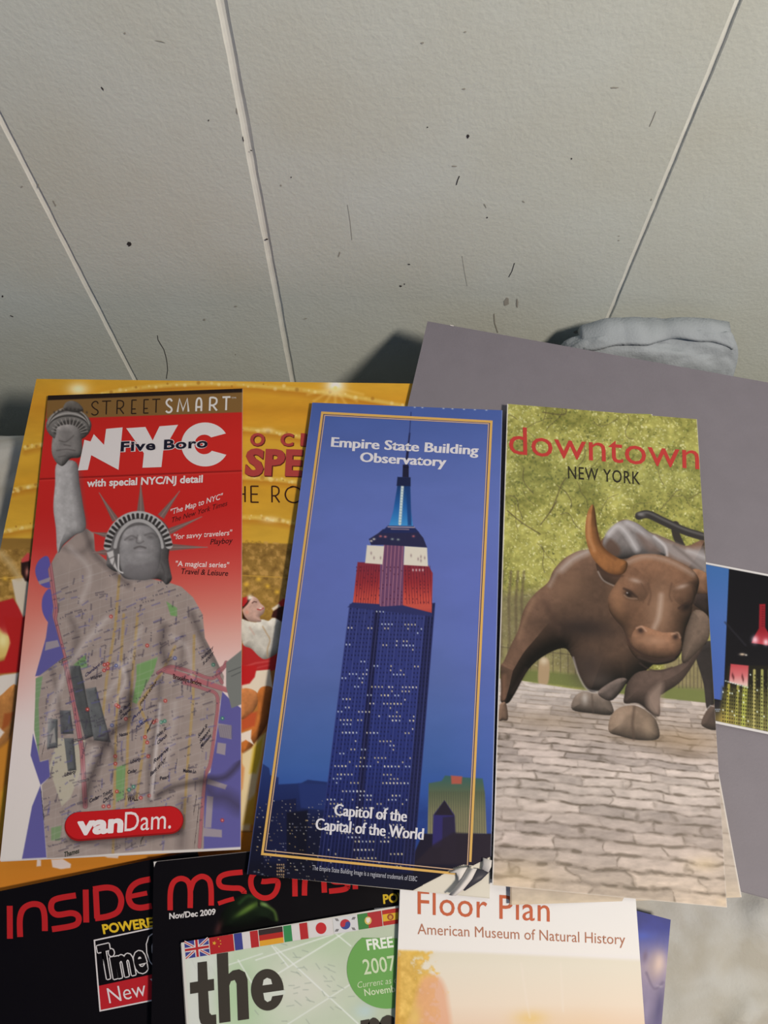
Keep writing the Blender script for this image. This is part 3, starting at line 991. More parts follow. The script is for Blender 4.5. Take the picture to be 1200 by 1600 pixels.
def magazine_dated():
    s = Sheet([(240, 1346), (655, 1302), (690, 1700), (234, 1760)], [0.0138] * 4, 1.6, MAG_BLACK)
    c = (184, 36, 36)
    w = 8.4
    # dark green gleaming pod
    s.solid(Z(10, [(470, 560), (500, 480), (570, 400), (660, 355), (730, 365), (770, 400), (815, 435), (870, 470), (890, 530), (880, 575), (800, 600), (700, 640), (560, 660), (480, 620)]), (20, 30, 16), 26, light=(0.3, -0.7), amb=0.2, k=0.9)
    s.blob(*Z(10, [(690, 455)])[0], 18, 4.5, (104, 134, 52), 0.8, -30)
    s.blob(*Z(10, [(640, 490)])[0], 12, 3, (84, 112, 46), 0.7, -30)
    s.line(Z(10, [(620, 420), (680, 370), (740, 380)]), 3, (52, 84, 40), 0.7, 3, True)
    s.line(Z(10, [(770, 425), (815, 440), (870, 480), (888, 540)]), 3.2, (96, 122, 54), 0.8, 2.5, True)
    s.poly(Z(10, [(750, 400), (772, 408), (768, 445), (752, 440)]), (8, 10, 8), 0.9, 1.2)
    s.blob(*Z(10, [(800, 430)])[0], 6, 3, (120, 150, 84), 0.8, 20)
    s.blob(*Z(10, [(468, 600)])[0], 5, 12, (72, 40, 38), 0.8, 20)
    # title, hidden where the pod overlaps it
    s.ribbon(spline(Z(10, [(120, 472), (122, 340), (145, 270), (195, 243), (245, 262), (264, 320), (264, 456)]), n=6), w, c)
    s.ribbon(spline(Z(10, [(266, 330), (290, 262), (345, 228), (396, 250), (414, 310), (416, 438)]), n=6), w, c)
    s.ribbon(spline(Z(10, [(642, 197), (540, 208), (484, 230), (470, 268), (492, 302), (560, 312), (620, 314), (650, 336), (652, 352)]), n=6), w, c)
    s.ribbon(Z(10, [(466, 424), (520, 405), (580, 388)]), w * 0.8, c)
    s.ribbon(spline(Z(10, [(850, 180), (760, 190), (710, 225), (703, 290), (732, 350), (790, 383), (850, 372), (888, 325), (890, 262), (800, 265), (778, 262)]), n=6), w, c)
    s.ribbon(Z(10, [(1018, 190), (1020, 372)]), w, c)
    s.ribbon(spline(Z(10, [(1088, 366), (1092, 260), (1115, 205), (1160, 180), (1205, 195), (1225, 240), (1232, 345)]), n=6), w, c)
    s.ribbon(spline(Z(10, [(1400, 170), (1310, 185), (1275, 225), (1300, 265), (1380, 270), (1400, 300), (1370, 322), (1265, 335)]), n=6), w, c)
    s.ribbon(Z(10, [(1450, 170), (1455, 320)]), w, c)
    s.text('Nov/Dec 2009', Z(10, [(113, 535)])[0], Z(10, [(447, 502)])[0], 8.8, (206, 198, 190), 0.03, layer=1)
    s.text('POWERED', Z(8, [(652, 305)])[0], Z(8, [(880, 278)])[0], 13.5, (206, 170, 44), 0.035, layer=1)
    s.ribbon(Z(8, [(613, 328), (900, 296)]), 2, (200, 190, 186), 1)
    # worn white corner
    s.shape([(240, 1346), (246, 1345.5), (243, 1349), (241, 1355)], (206, 198, 188), 1)
    s.ribbon([(240, 1346.5), (330, 1337), (400, 1329.5)], 0.8, (120, 112, 106), 1)
    r = thing('magazine', 'black magazine dated Nov/Dec 2009 with a dark green pod, under the flag-edged map', 'magazine', s.origin - np.array([0, 0, 0.0035]))
    s.build('cover', M_BLACK, 0.0005, r, edge=(120, 104, 90))
    b = Sheet([(241, 1348), (654, 1304), (689, 1699), (235, 1758)], [0.0131] * 4, 40, (214, 196, 170))
    b.build('inner_pages', M_MATT, 0.0030, r)


magazine_inside()
magazine_dated()


# ------------------------------------------------------------------ blue leaflet peeking out at the right
def blue_leaflet():
    s = Sheet([(850, 1385), (1048, 1437), (1020, 1760), (830, 1740)], [0.0030] * 4, 1.4)
    s.fill(lambda X, Y: grad([(1400, (26, 36, 110)), (1450, (34, 48, 132)), (1475, (84, 84, 140)), (1510, (150, 134, 150)), (1560, (112, 100, 128)), (1620, (84, 78, 116))])(X, Y) * (0.92 + 0.16 * fbm(X / 14, Y / 18, 3, 3))[..., None])
    s.blob(1002, 1462, 18, 7, (54, 78, 170), 0.8)
    s.blob(1024, 1508, 15, 26, (164, 142, 138), 0.75, 8, 1.6)
    s.blob(1030, 1505, 8, 16, (220, 190, 168), 0.75, 10)
    s.blob(1008, 1494, 4, 9, (104, 84, 104), 0.7, 10)
    s.blob(1031, 1541, 4, 2, (210, 196, 196), 0.8)
    s.line([(1010, 1520), (1022, 1545), (1036, 1535)], 3, (92, 78, 104), 0.7, 2, True)
    s.blob(1030, 1575, 6, 26, (52, 46, 96), 0.7, 8)
    s.blob(1010, 1580, 8, 30, (146, 132, 156), 0.6, 6)
    r = thing('leaflet', 'deep blue glossy leaflet sticking out from under the white and peach floor plan', 'leaflet', s.origin - np.array([0, 0, 0.001]))
    s.build('cover', M_GLOSS, 0.0005, r)


blue_leaflet()


# ------------------------------------------------------------------ purple-grey folder
def purple_folder():
    o = Sheet([(668, 502), (1330, 621), (1345, 1442), (500, 1215)], [folder_at(0.0)] * 4, 6.0)
    r = thing('folder', 'large plain purple-grey card folder propped against the wall behind the postcard', 'folder', o.origin - np.array([0, 0, 0.004]))
    m = flat_material('purple_grey_card', (120, 113, 115), 0.55, 0.25, 0.03, 90, 0.00008, 1200)
    for name, off, cn, th in (('front_panel', 0.0, [(668, 502), (1330, 621), (1345, 1442), (500, 1215)], 0.0006), ('back_panel', -0.0007, [(669, 503.5), (1331, 623), (1346, 1444), (501, 1217)], 0.0006)):
        s = Sheet(cn, [folder_at(off)] * 4, 30)
        o = s.build(name, m, th, r)
        o.data.attributes.remove(o.data.attributes['print'])
    # bumped corner where the card's pale core shows
    p = [on_height(x, y, folder_at(0.0003)) for x, y in [(703, 507.5), (709, 508.6), (708.5, 509.8), (704, 509)]]
    c = mesh_obj('chipped_edge', [Vector(q) - r.location for q in p], [(3, 2, 1, 0)], M_PAPER, r)


purple_folder()


# ------------------------------------------------------------------ night postcard on the folder
def postcard():
    z = [folder_at(0.0011)] * 4
    s = Sheet([(1040, 866.5), (1330, 922), (1350, 1178), (1058, 1118)], z, 0.8, (10, 10, 16))
    inner = [(1046, 871), (1324, 924), (1343, 1172), (1063, 1115)]
    s.fill(lambda X, Y: np.broadcast_to(np.array([206, 200, 192.]), X.shape + (3,)))
    s.poly(inner, (12, 12, 18), 1, 0.6)
    s.clip = s.mask(inner, 0.6)
    s.poly(Z(16, [(-300, 20), (262, 148), (215, 1250), (-200, 1180)]), grad([(870, (58, 100, 152)), (960, (70, 102, 160)), (1090, (66, 92, 160))]), 1, 0.8)
    s.poly(Z(16, [(-200, 1230), (200, 1260), (190, 1450), (-200, 1440)]), (20, 20, 30), 1, 1)
    # tower: dim yellow-green floors with lit piers
    s.poly(Z(16, [(255, 960), (900, 960), (900, 1700), (190, 1480), (200, 1250)]), (26, 24, 18), 1, 1)
    s.line(Z(16, [(230, 600), (400, 790)]), 2.5, (40, 38, 44), 0.7, 1.5)
    s.poly(Z(16, [(210, 1140), (420, 1140), (900, 1170), (900, 1700), (180, 1480)]), grad([(1070, (60, 56, 30)), (1110, (110, 104, 50)), (1140, (150, 142, 76))]), 0.8, 4)
    s.blob(*Z(16, [(210, 1420)])[0], 26, 16, (190, 160, 70), 0.6)
    for px, base, wd, col in ((262, 340, 22, (176, 166, 70)), (340, 330, 22, (164, 158, 74)), (400, 360, 40, (170, 172, 74)), (475, 210, 22, (190, 178, 104)), (540, 210, 22, (176, 176, 96)), (600, 200, 22, (150, 170, 90)), (660, 200, 20, (160, 164, 80))):
        s.line(Z(16, [(px - 2, 1000 if px > 450 else 1120), (px - 26 if px < 450 else px - 6, 1560)]), wd / 5.3, col, 0.85, 1.0)
    for row in range(17):
        for colu in range(26):
            px = 212 + colu * 19
            py = 1000 + row * 30 + colu * 3
            if px < 430 and py < 1140:
                continue
            (x, y), = Z(16, [(px, py)])
            lit = RNG.random()
            c = (216, 226, 210) if lit > 0.93 else ((20, 20, 12) if lit > 0.3 else (70, 70, 40))
            s.blob(x, y, 1.1, 1.6, c, 0.85, hard=2)
    s.poly(Z(16, [(275, 945), (425, 960), (418, 1135), (262, 1100)]), grad([(1036, (176, 62, 66)), (1055, (196, 104, 104)), (1072, (214, 186, 172))]), 1, 1)
    for px, py in ((290, 1040), (300, 1060), (372, 1050), (380, 1075)):
        s.blob(*Z(16, [(px, py)])[0], 1.2, 4, (70, 20, 24), 0.8)
    s.poly(Z(16, [(515, 448), (565, 446), (563, 640), (620, 740), (640, 800), (450, 770), (470, 720), (510, 650)]), grad([(940, (140, 24, 34)), (985, (138, 26, 36)), (1003, (176, 62, 70))]), 1, 1)
    for k in range(9):
        s.blob(*Z(16, [(545, 470 + 20 * k)])[0], 2.4, 0.9, (80, 14, 26), 0.7)
    s.blob(*Z(16, [(478, 745)])[0], 5, 6, (240, 200, 206), 0.85)
    s.blob(*Z(16, [(570, 765)])[0], 4, 5, (240, 206, 206), 0.85)
    s.blob(*Z(16, [(372, 866)])[0], 4.5, 2, (214, 190, 160), 0.9, hard=1)
    s.blob(*Z(16, [(404, 872)])[0], 2, 1.4, (200, 190, 170), 0.9)
    for k in range(10):
        s.blob(*Z(16, [(235 + 20 * k, 1088 + 6 * k)])[0], 1.5, 1.1, (214, 230, 222), 0.8)
    for k in range(5):
        s.blob(*Z(16, [(150 + 8 * k, 1325 + 14 * (k % 2))])[0], 1.6, 0.9, (170, 180, 190), 0.8)
    s.clip = None
    r = thing('postcard', 'night postcard of a red-topped lit tower lying on the purple folder', 'postcard', s.origin)
    s.build('picture_side', M_BLACK, 0.0004, r)


postcard()


# ------------------------------------------------------------------ folded map with a row of flags
def flag_map():
    TL, TR = (283, 1473), (648, 1411)
    s = Sheet([TL, TR, (700, 1720), (303, 1770)], [0.0158] * 4, 1.2, (206, 200, 186))
    body = [(289, 1497), (662, 1437), (704, 1715), (306, 1765)]
    s.poly(body, lambda X, Y: (np.array([196, 204, 176.]) + (np.clip((X - 330) / 260, 0, 1) * -14)[..., None]) * (0.97 + 0.06 * fbm(X / 30, Y / 30, 6, 3))[..., None], 1, 0.8)
    s.clip = s.mask(body, 0.8)
    s.poly([(286, 1490), (352, 1484), (345, 1540), (330, 1800), (280, 1800)], (210, 208, 198), 0.8, 16)
    s.blob(375, 1560, 40, 60, (150, 190, 130), 0.55)
    s.blob(520, 1470, 50, 34, (172, 192, 150), 0.5)
    s.blob(470, 1545, 60, 40, (212, 206, 190), 0.7)
    s.blob(570, 1580, 16, 12, (176, 200, 206), 0.5)
    for a, b, w in (((400, 1500), (520, 1460), 2), ((420, 1530), (550, 1450), 2.2), ((430, 1480), (560, 1600), 2.0), ((372, 1500), (396, 1540), 2), ((450, 1600), (560, 1530), 1.6), ((350, 1510), (410, 1490), 1.6), ((425, 1478), (450, 1510), 2), ((520, 1455), (548, 1478), 2)):
        s.line([a, b], w, (226, 226, 214), 0.8, 0.9)
    for k in range(46):
        x, y = RNG.normal(480, 45), RNG.normal(1548, 28)
        s.line([(x, y), (x + RNG.uniform(4, 12), y + RNG.uniform(-3, 9))], 1.2, (146, 156, 140), 0.7, 0.8)
    for k in range(7):
        x, y = 300 + 6 * k, 1500 + 5 * (k % 3)
        s.line([(x, y), (x + 6, y + 14)], 0.9, (190, 192, 178), 0.7, 0.8)
    s.clip = None

    def F(i, a, t):
        x = 288 + 38.6 * i + 37.4 * a
        return (x + 2.5 * t, 1471.5 - 0.158 * (x - 288) + (26.5 - 0.35 * i) * t)

    def quad(i, a0, a1, t0, t1, c, layer=1):
        s.shape([F(i, a0, t0), F(i, a1, t0), F(i, a1, t1), F(i, a0, t1)], c, layer)
    W, RD, BL = (208, 200, 192), (172, 38, 40), (58, 62, 126)
    quad(0, 0, 1, 0, 1, BL)
    for a, b in (((0, 0), (1, 1)), ((0, 1), (1, 0))):
        s.ribbon([F(0, *a), F(0, *b)], 4.2, W, 1.3)
        s.ribbon([F(0, *a), F(0, *b)], 1.5, RD, 1.6)
    s.ribbon([F(0, 0, .5), F(0, 1, .5)], 7, W, 2)
    s.ribbon([F(0, .5, 0), F(0, .5, 1)], 7, W, 2)
    s.ribbon([F(0, 0, .5), F(0, 1, .5)], 3.8, RD, 2.3)
    s.ribbon([F(0, .5, 0), F(0, .5, 1)], 3.8, RD, 2.3)
    quad(1, 0, 1, 0, 1, (170, 34, 36))

    def star(cx, cy, r, c, layer):
        s.shape([(cx + (r if k % 2 == 0 else r * .4) * math.sin(k * math.pi / 5 + .2), cy - (r if k % 2 == 0 else r * .4) * math.cos(k * math.pi / 5 + .2)) for k in range(10)], c, layer)
    star(*F(1, .2, .36), 3.6, (214, 164, 50), 2)
    for q in ((.38, .14), (.46, .28), (.46, .46), (.38, .6)):
        star(*F(1, *q), 1.4, (214, 164, 50), 2)
    for k, c in enumerate((BL, W, RD)):
        quad(2, k / 3, (k + 1) / 3, 0, 1, c)
    for k, c in enumerate(((52, 40, 38), (172, 40, 34), (214, 152, 44))):
        quad(3, 0, 1, k / 3, (k + 1) / 3, c)
    for k, c in enumerate(((52, 128, 72), W, RD)):
        quad(4, k / 3, (k + 1) / 3, 0, 1, c)
    quad(5, 0, 1, 0, 1, W)
    s.disc(*F(5, .52, .5), 8.4, 9, (186, 40, 44), 2)
    quad(6, 0, 1, 0, 1, (204, 200, 194))
    cx, cy = F(6, .5, .5)
    s.shape(arc(cx, cy, 8, 8, 170, 350, 14), (176, 50, 58), 2)
    s.shape(arc(cx, cy, 8, 8, -10, 170, 14), (60, 72, 130), 2)
    s.disc(cx - 4, cy + .4, 4, 4, (176, 50, 58), 2.5)
    s.disc(cx + 4, cy - .4, 4, 4, (60, 72, 130), 2.5)
    for sx, sy in ((-1, -1), (1, -1), (-1, 1), (1, 1)):
        for k in (-1, 0, 1):
            x, y = cx + sx * (13 + k * 1.6), cy + sy * (8.2 - sx * sy * 0 - k * 0) + sx * -1.2
            s.ribbon([(x - 2 * sx * sy * -0.6, y + 2), (x + 2 * sx * sy * -0.6, y - 2)], 0.9, (70, 62, 62), 2)
    quad(7, 0, .42, 0, 1, (62, 122, 60))
    quad(7, .42, 1, 0, 1, (168, 44, 46))
    s.disc(*F(7, .42, .5), 5.5, 6.2, (206, 176, 90), 2)
    x, y = F(7, .42, .5)
    s.shape([(x - 3, y - 4), (x + 3, y - 4.5), (x + 3, y + 1), (x, y + 4.5), (x - 3, y + 1)], (220, 208, 192), 2.5)
    quad(8, 0, 1, 0, .27, (172, 44, 36))
    quad(8, 0, 1, .27, .73, (210, 166, 44))
    quad(8, 0, 1, .73, 1, (172, 44, 36))
    x, y = F(8, .32, .5)
    s.disc(x, y, 5, 5, (146, 70, 36), 2)
    s.disc(x, y + .5, 2.6, 3, (196, 140, 60), 2.4)
    # green roundel
    cx, cy, R = 604, 1514, 62
    pts = [(cx + R * math.cos(a), cy - 4 + R * math.sin(a)) for a in np.linspace(-2.36, 4.2, 40)]
    pts = [p for p in pts if p[1] > 1449 - 0.165 * (p[0] - 547) + 3]
    s.shape(arc(cx, cy, R, R, -50, 232, 40), (104, 156, 78), 1)
    pale = (196, 206, 166)
    s.text('FREE', Z(8, [(584, 503)])[0], Z(8, [(696, 489)])[0], 16, (222, 224, 204), 0.03, layer=2)
    s.text('2007', Z(8, [(570, 607)])[0], Z(8, [(708, 588)])[0], 23, pale, 0.01, layer=2)
    s.text('Current as of', Z(8, [(541, 665)])[0], Z(8, [(724, 640)])[0], 9.5, pale, -0.005, 0.2, layer=2)
    s.text('November', Z(8, [(573, 698)])[0], Z(8, [(738, 676)])[0], 10.5, pale, 0.012, layer=2)
    # big condensed black title
    dk = (58, 52, 44)
    up = (-0.035, -1)
    s.shape([(309, 1504), (323.5, 1502), (325, 1531), (334.5, 1529.5), (335, 1547), (325.5, 1548.5), (327.5, 1582), (331, 1586), (338, 1585), (338.5, 1600), (322, 1603), (314, 1599), (311.5, 1590), (310, 1551), (297.5, 1553), (297, 1535.5), (309.7, 1533.5)], dk, 2)
    s.shape([(339, 1490.5), (356.5, 1488), (357.5, 1522), (364, 1516.5), (374, 1514.5), (383, 1519), (387, 1530), (389.5, 1592), (372, 1594.5), (370, 1537), (367, 1531), (361, 1533), (358.5, 1540), (360.5, 1596), (343, 1598.5)], dk, 2)
    s.shape(arc(418, 1546.5, 25.5, 32.5, 0, -357, 40) , dk, 2)
    s.shape([(410.5, 1539.5), (412, 1531), (417.5, 1527.5), (423.5, 1530), (425.5, 1537.5)], (206, 206, 190), 3)
    s.shape([(411.5, 1551.5), (446, 1546.5), (446, 1553.5), (425.5, 1556.5), (423.5, 1563), (418, 1565.5), (413.5, 1562)], (204, 206, 188), 3)
    s.text('rs', (566, 1662), (622, 1652), 92, dk, 0.05, layer=2, up=up)
    r = thing('folded_map', 'pale green folded map edged with national flags, large black title', 'map', s.origin - np.array([0, 0, 0.0015]))
    s.build('cover', M_MATT, 0.0004, r)
    b = Sheet([(282, 1475), (647, 1413), (699, 1721), (301, 1771)], [0.0150] * 4, 40, (206, 190, 168))
    b.build('folded_layers', M_MATT, 0.0010, r)


flag_map()


# ------------------------------------------------------------------ museum floor plan
def floor_plan():
    s = Sheet([(626, 1366), (992, 1386), (1018, 1745), (612, 1740)], [0.0185] * 4, 1.4, (228, 220, 212))
    s.fill(lambda X, Y: grad([(1380, (226, 220, 212)), (1480, (230, 222, 214)), (1500, (226, 216, 200)), (1560, (224, 206, 184)), (1620, (216, 186, 160))])(X, Y - 0.03 * (X - 640)))
    top = [(600, 1484), (760, 1489), (1010, 1501), (1020, 1800), (600, 1800)]
    s.poly(top, grad([(1480, (216, 206, 180)), (1510, (222, 210, 186)), (1570, (228, 208, 182)), (1640, (222, 184, 150))]), 0.9, 3)
    s.clip = s.mask(top, 2)
    g = fbm(s.X / 9, s.Y / 9, 41, 4)
    leaf = np.clip((0.62 - np.hypot((s.X - 632) / 40, (s.Y - 1560) / 90) * 0.5 + (g - 0.5) * 0.9) * 6, 0, 1)
    full = (slice(None), slice(None))
    s.blend(full, leaf * 0.85, lambda X, Y: np.array([214, 166, 66.]) + (g - 0.5)[..., None] * np.array([70, 70, 60]))
    s.blob(654, 1491, 14, 6, (216, 172, 70), 0.9)
    s.poly([(650, 1560), (660, 1530), (678, 1524), (692, 1535), (700, 1565), (700, 1620), (640, 1620)], (220, 158, 120), 0.75, 5, True)
    s.poly([(618, 1480), (624, 1480), (622, 1800), (606, 1800)], (200, 140, 50), 0.7, 3)
    s.blob(648, 1590, 10, 22, (222, 190, 96), 0.7)
    s.blob(830, 1592, 26, 12, (226, 190, 120), 0.9)  # lamp glare painted into the picture as a warm patch
    s.blob(905, 1600, 60, 22, (226, 196, 158), 0.6)
    s.line([(814, 1505), (822, 1560), (828, 1590)], 2, (232, 216, 196), 0.5, 2)
    s.line([(876, 1505), (880, 1580)], 2, (232, 216, 196), 0.5, 2)
    s.clip = None
    c1, c2 = (190, 94, 58), (172, 112, 84)
    s.text('Floor Plan', (652.5, 1428), (859, 1440), 37, c1, 0.004, layer=1, spacing=1.05)
    s.text('American Museum of Natural History', (652.5, 1459.5), (977, 1476), 16.5, c2, 0.0, layer=1)
    r = thing('leaflet', 'white and peach museum floor plan leaflet at the foot of the bull brochure', 'leaflet', s.origin - np.array([0, 0, 0.001]))
    s.build('cover', M_MATT, 0.0004, r)
    b = Sheet([(625, 1368), (991, 1388), (1017, 1746), (611, 1741)], [0.0178] * 4, 40, (220, 212, 200))
    b.build('folded_layers', M_MATT, 0.0008, r)


floor_plan()


# ------------------------------------------------------------------ red city map with the robed statue
def red_map():
    TL, TR, BR, BL = (75, 618), (379, 607), (376, 1326), (0, 1345)
    s = Sheet([TL, TR, BR, BL], [0.0178, 0.0214, 0.0152, 0.0142], 0.95)
    X, Y = s.X, s.Y
    full = (slice(None), slice(None))
    ramp = grad([(600, (182, 32, 26)), (640, (186, 34, 28)), (700, (196, 38, 32)), (800, (190, 36, 32)), (850, (192, 48, 44)), (900, (200, 78, 68)), (950, (208, 116, 100)),
                 (1000, (216, 158, 142)), (1050, (222, 190, 178)), (1100, (222, 202, 192)), (1180, (220, 206, 196)), (1345, (212, 202, 190))])
    s.fill(lambda X, Y: ramp(X, Y - 0.00 * X + np.clip((200 - X) / 200, 0, 1) * 0 - 12 * np.clip((X - 250) / 130, 0, 1) * -1))
    # left margin: the red lingers lower there
    s.blend(full, np.clip((90 - X) / 70, 0, 1) * np.clip((1130 - Y) / 120, 0, 1) * np.clip((Y - 850) / 60, 0, 1) * 0.55, (204, 110, 92))
    # header band
    s.poly([(74, 617), (380, 606), (380, 644), (72, 655)], (126, 92, 48), 1, 0.7)
    s.poly([(70, 612), (380, 600), (380, 613), (73, 625.5)], (34, 22, 18), 1, 0.8)
    # fold crease below the title
    s.line([(50, 749), (380, 735.5)], 2.2, (120, 18, 16), 0.8, 1.0)
    s.line([(50, 751.5), (380, 738)], 1.2, (214, 70, 60), 0.5, 0.8)
    s.line([(379, 608), (376, 1326)], 1.2, (206, 190, 180), 0.5, 0.8)

    grey = (150, 146, 142)
    # ---- robe covered by the street map
    robe = Z(1, [(262, 858), (300, 815), (350, 770), (405, 738), (440, 760), (445, 840), (520, 905), (580, 952), (680, 968), (790, 990), (850, 1010), (905, 1060), (950, 1140)]) + \
        Z(2, [(960, 110), (1010, 205), (1055, 300), (1120, 430), (1128, 640), (1128, 700), (1115, 1090), (690, 1110), (200, 1150), (190, 980), (200, 830), (150, 640), (165, 420), (165, 300), (250, 200), (240, 60)]) + \
        Z(1, [(250, 1080), (232, 1000), (215, 930), (222, 890)])
    water = [Z(1, [(218, 866), (180, 890), (165, 940), (190, 1000), (240, 1010), (235, 900)]), Z(1, [(235, 1020), (200, 1060), (200, 1130), (235, 1180), (260, 1100)]),
             Z(2, [(230, 0), (215, 110), (165, 290), (250, 280), (310, 200), (270, 60), (240, 0)]),
             Z(2, [(155, 560), (143, 660), (190, 800), (150, 900), (103, 1146), (218, 1140), (205, 960), (190, 800), (235, 760), (230, 680), (190, 690)]),
             Z(2, [(1040, 360), (1080, 400), (1130, 440), (1128, 1090), (950, 1100), (955, 760), (985, 740), (1010, 600), (1030, 450)])]
    for q in water[:2]:
        s.poly(q, (92, 84, 150), 1, 0.8, True)
    for q in water[2:]:
        s.poly(q, (94, 88, 142), 1, 0.8)
    cloth = Z(1, [(262, 858), (300, 815), (350, 770), (405, 738), (440, 760), (445, 840), (520, 905), (580, 952), (680, 968), (790, 990), (850, 1010), (905, 1060), (950, 1140)]) + \
        Z(2, [(960, 110), (1010, 205), (1050, 290), (1040, 380), (1020, 450), (1000, 620), (985, 730), (960, 770), (955, 1100), (690, 1110), (220, 1145), (205, 960), (195, 800), (235, 760), (228, 680), (186, 690), (160, 540), (165, 420), (168, 300), (300, 200), (262, 60), (245, 0)]) + \
        Z(1, [(250, 1100), (235, 1000), (225, 930)])
    cl = s.mask(cloth, 0.8)
    s.clip = cl
    s.blend(full, np.ones_like(X), lambda X, Y: np.array([154, 137, 126.]) * (0.93 + 0.14 * fbm(X / 22, Y / 22, 5, 4))[..., None])
    # blocks and parks of the street map
    for pts, c in ((Z(2, [(345, 235), (400, 190), (410, 250), (350, 250)]), (104, 142, 84)), (Z(2, [(640, 235), (740, 200), (720, 270), (690, 320), (640, 420), (620, 410), (640, 300)]), (112, 150, 88)),
                   (Z(2, [(540, 720), (590, 700), (580, 860), (545, 880)]), (112, 148, 90)), (Z(2, [(160, 300), (200, 290), (180, 420), (185, 560), (180, 660), (160, 560)]), (116, 146, 100)),
                   (Z(2, [(240, 1000), (290, 990), (280, 1060), (240, 1060)]), (116, 140, 96)), (Z(1, [(780, 1080), (830, 1110), (830, 1150), (800, 1145)]), (110, 150, 88)),
                   (Z(2, [(270, 580), (400, 590), (370, 760), (330, 860), (290, 900), (230, 720)]), (180, 170, 146))):
        s.poly(pts, c, 0.9, 1.0)
    # avenues
    for pts in (Z(1, [(560, 960), (540, 1200)]) + Z(2, [(500, 300), (480, 500)]), Z(2, [(580, 0), (565, 250), (545, 480), (530, 1120)]), Z(2, [(645, 0), (620, 300), (600, 560), (590, 900)]),
                Z(2, [(910, 100), (905, 400), (880, 700), (860, 1000)]), Z(2, [(700, 540), (650, 420), (760, 270), (820, 150)]), Z(2, [(690, 500), (660, 720), (640, 860)])):
        s.line(pts, 4.2, (168, 138, 84), 0.8, 0.9)
    for k in range(46):                           # cross streets
        y0 = 880 + 10.2 * k
        s.line([(50, y0 + 34 + 5 * math.sin(k)), (150 + 8 * math.sin(k * 2.1), y0 + 4 * math.sin(k * 1.7)), (340, y0 - 62 + 6 * math.sin(k * 1.3))], 1.0, (182, 172, 162), 0.3, 0.8)
    for k in range(16):
        x0 = 95 + 17 * k
        s.line([(x0 + 14, 880), (x0 - 12, 1340)], 1.0, (184, 172, 160), 0.22, 0.8)
    # pink highway along the river, and the bridge
    pink, pd = (172, 112, 112), (120, 62, 66)
    hw = Z(1, [(232, 900), (262, 1120)]) + Z(2, [(255, 20), (300, 200), (350, 430), (385, 640), (400, 900)])
    s.line(hw, 7.5, pd, 0.9, 0.7)
    s.line(hw, 6, pink, 1, 0.7)
    s.line(hw, 1, pd, 0.8, 0.6)
    for q in (Z(2, [(280, 222), (330, 200)]), Z(2, [(345, 592), (398, 582)]), Z(2, [(372, 785), (412, 775)])):
        s.line(q, 3.2, (40, 34, 34), 0.9, 0.6)
        s.line(q, 1.2, (190, 170, 160), 0.9, 0.5)
    s.clip = None
    for br in (Z(2, [(765, 265), (860, 290), (960, 325), (1070, 360)]), Z(2, [(740, 275), (800, 245), (900, 270), (990, 300), (1040, 260), (1060, 225)]),
               Z(2, [(860, 320), (960, 350), (1020, 390), (1005, 560), (985, 700), (960, 780), (935, 1090)]), Z(2, [(1060, 240), (1020, 270), (1040, 320)])):
        p = spline(br)
        s.line(p, 5.4, pd, 0.9, 0.7)
        s.line(p, 4.0, pink, 1, 0.6)
        s.line(p, 0.8, pd, 0.7, 0.5)
    s.line(Z(2, [(790, 262), (1060, 352)]), 7.5, (172, 100, 102), 0.9, 0.8)
    s.poly(Z(2, [(1060, 225), (1135, 165), (1135, 420), (1085, 440), (1060, 340)]), (118, 118, 110), 1, 0.8)
    for q in (Z(2, [(1085, 290), (1128, 270)]), Z(2, [(1070, 270), (1130, 246)])):
        s.line(q, 0.9, (60, 58, 58), 0.8, 0.6)
    # piers in the water
    for pts in (Z(2, [(975, 770), (1065, 800), (1055, 820), (970, 795)]), Z(2, [(955, 1000), (1040, 1010), (1040, 1045), (950, 1040)]), Z(2, [(970, 850), (1000, 855), (990, 1000), (960, 1000)]),
                Z(2, [(1020, 510), (1085, 520), (1085, 585), (1030, 575)]), Z(2, [(1020, 600), (1060, 606), (1055, 660), (1015, 650)]), Z(2, [(215, 130), (270, 120), (280, 150), (210, 170)]), Z(1, [(180, 985), (235, 965), (235, 985), (185, 1000)])):
        s.poly(pts, (156, 142, 140), 0.9, 0.8)
    for k in range(16):
        s.line(Z(2, [(1026 + 4 * k, 520), (1030 + 4 * k, 580)]), 0.6, (90, 84, 90), 0.6, 0.5)
    # dark office blocks
    for pts, b in ((Z(2, [(325, 240), (375, 240), (395, 330), (440, 570), (400, 585), (355, 420)]), (92, 92, 90)), (Z(2, [(400, 350), (450, 340), (520, 600), (440, 590)]), (110, 110, 108)),
                   (Z(2, [(280, 450), (330, 450), (345, 560), (285, 560)]), (104, 104, 104)), (Z(2, [(225, 490), (270, 490), (270, 625), (220, 630)]), (112, 112, 110)),
                   (Z(2, [(300, 580), (345, 580), (358, 730), (318, 735)]), (104, 104, 102))):
        s.clip = cl
        s.solid(pts, b, 5, light=(-0.6, -0.6), amb=0.7, k=0.35, smooth=False)
        s.clip = None
    s.poly(Z(2, [(232, 560), (255, 530), (262, 600), (238, 605)]), (160, 152, 142), 0.8, 1)
    # tiny street-name marks and station dots
    s.clip = cl
    rg = np.random.default_rng(5)
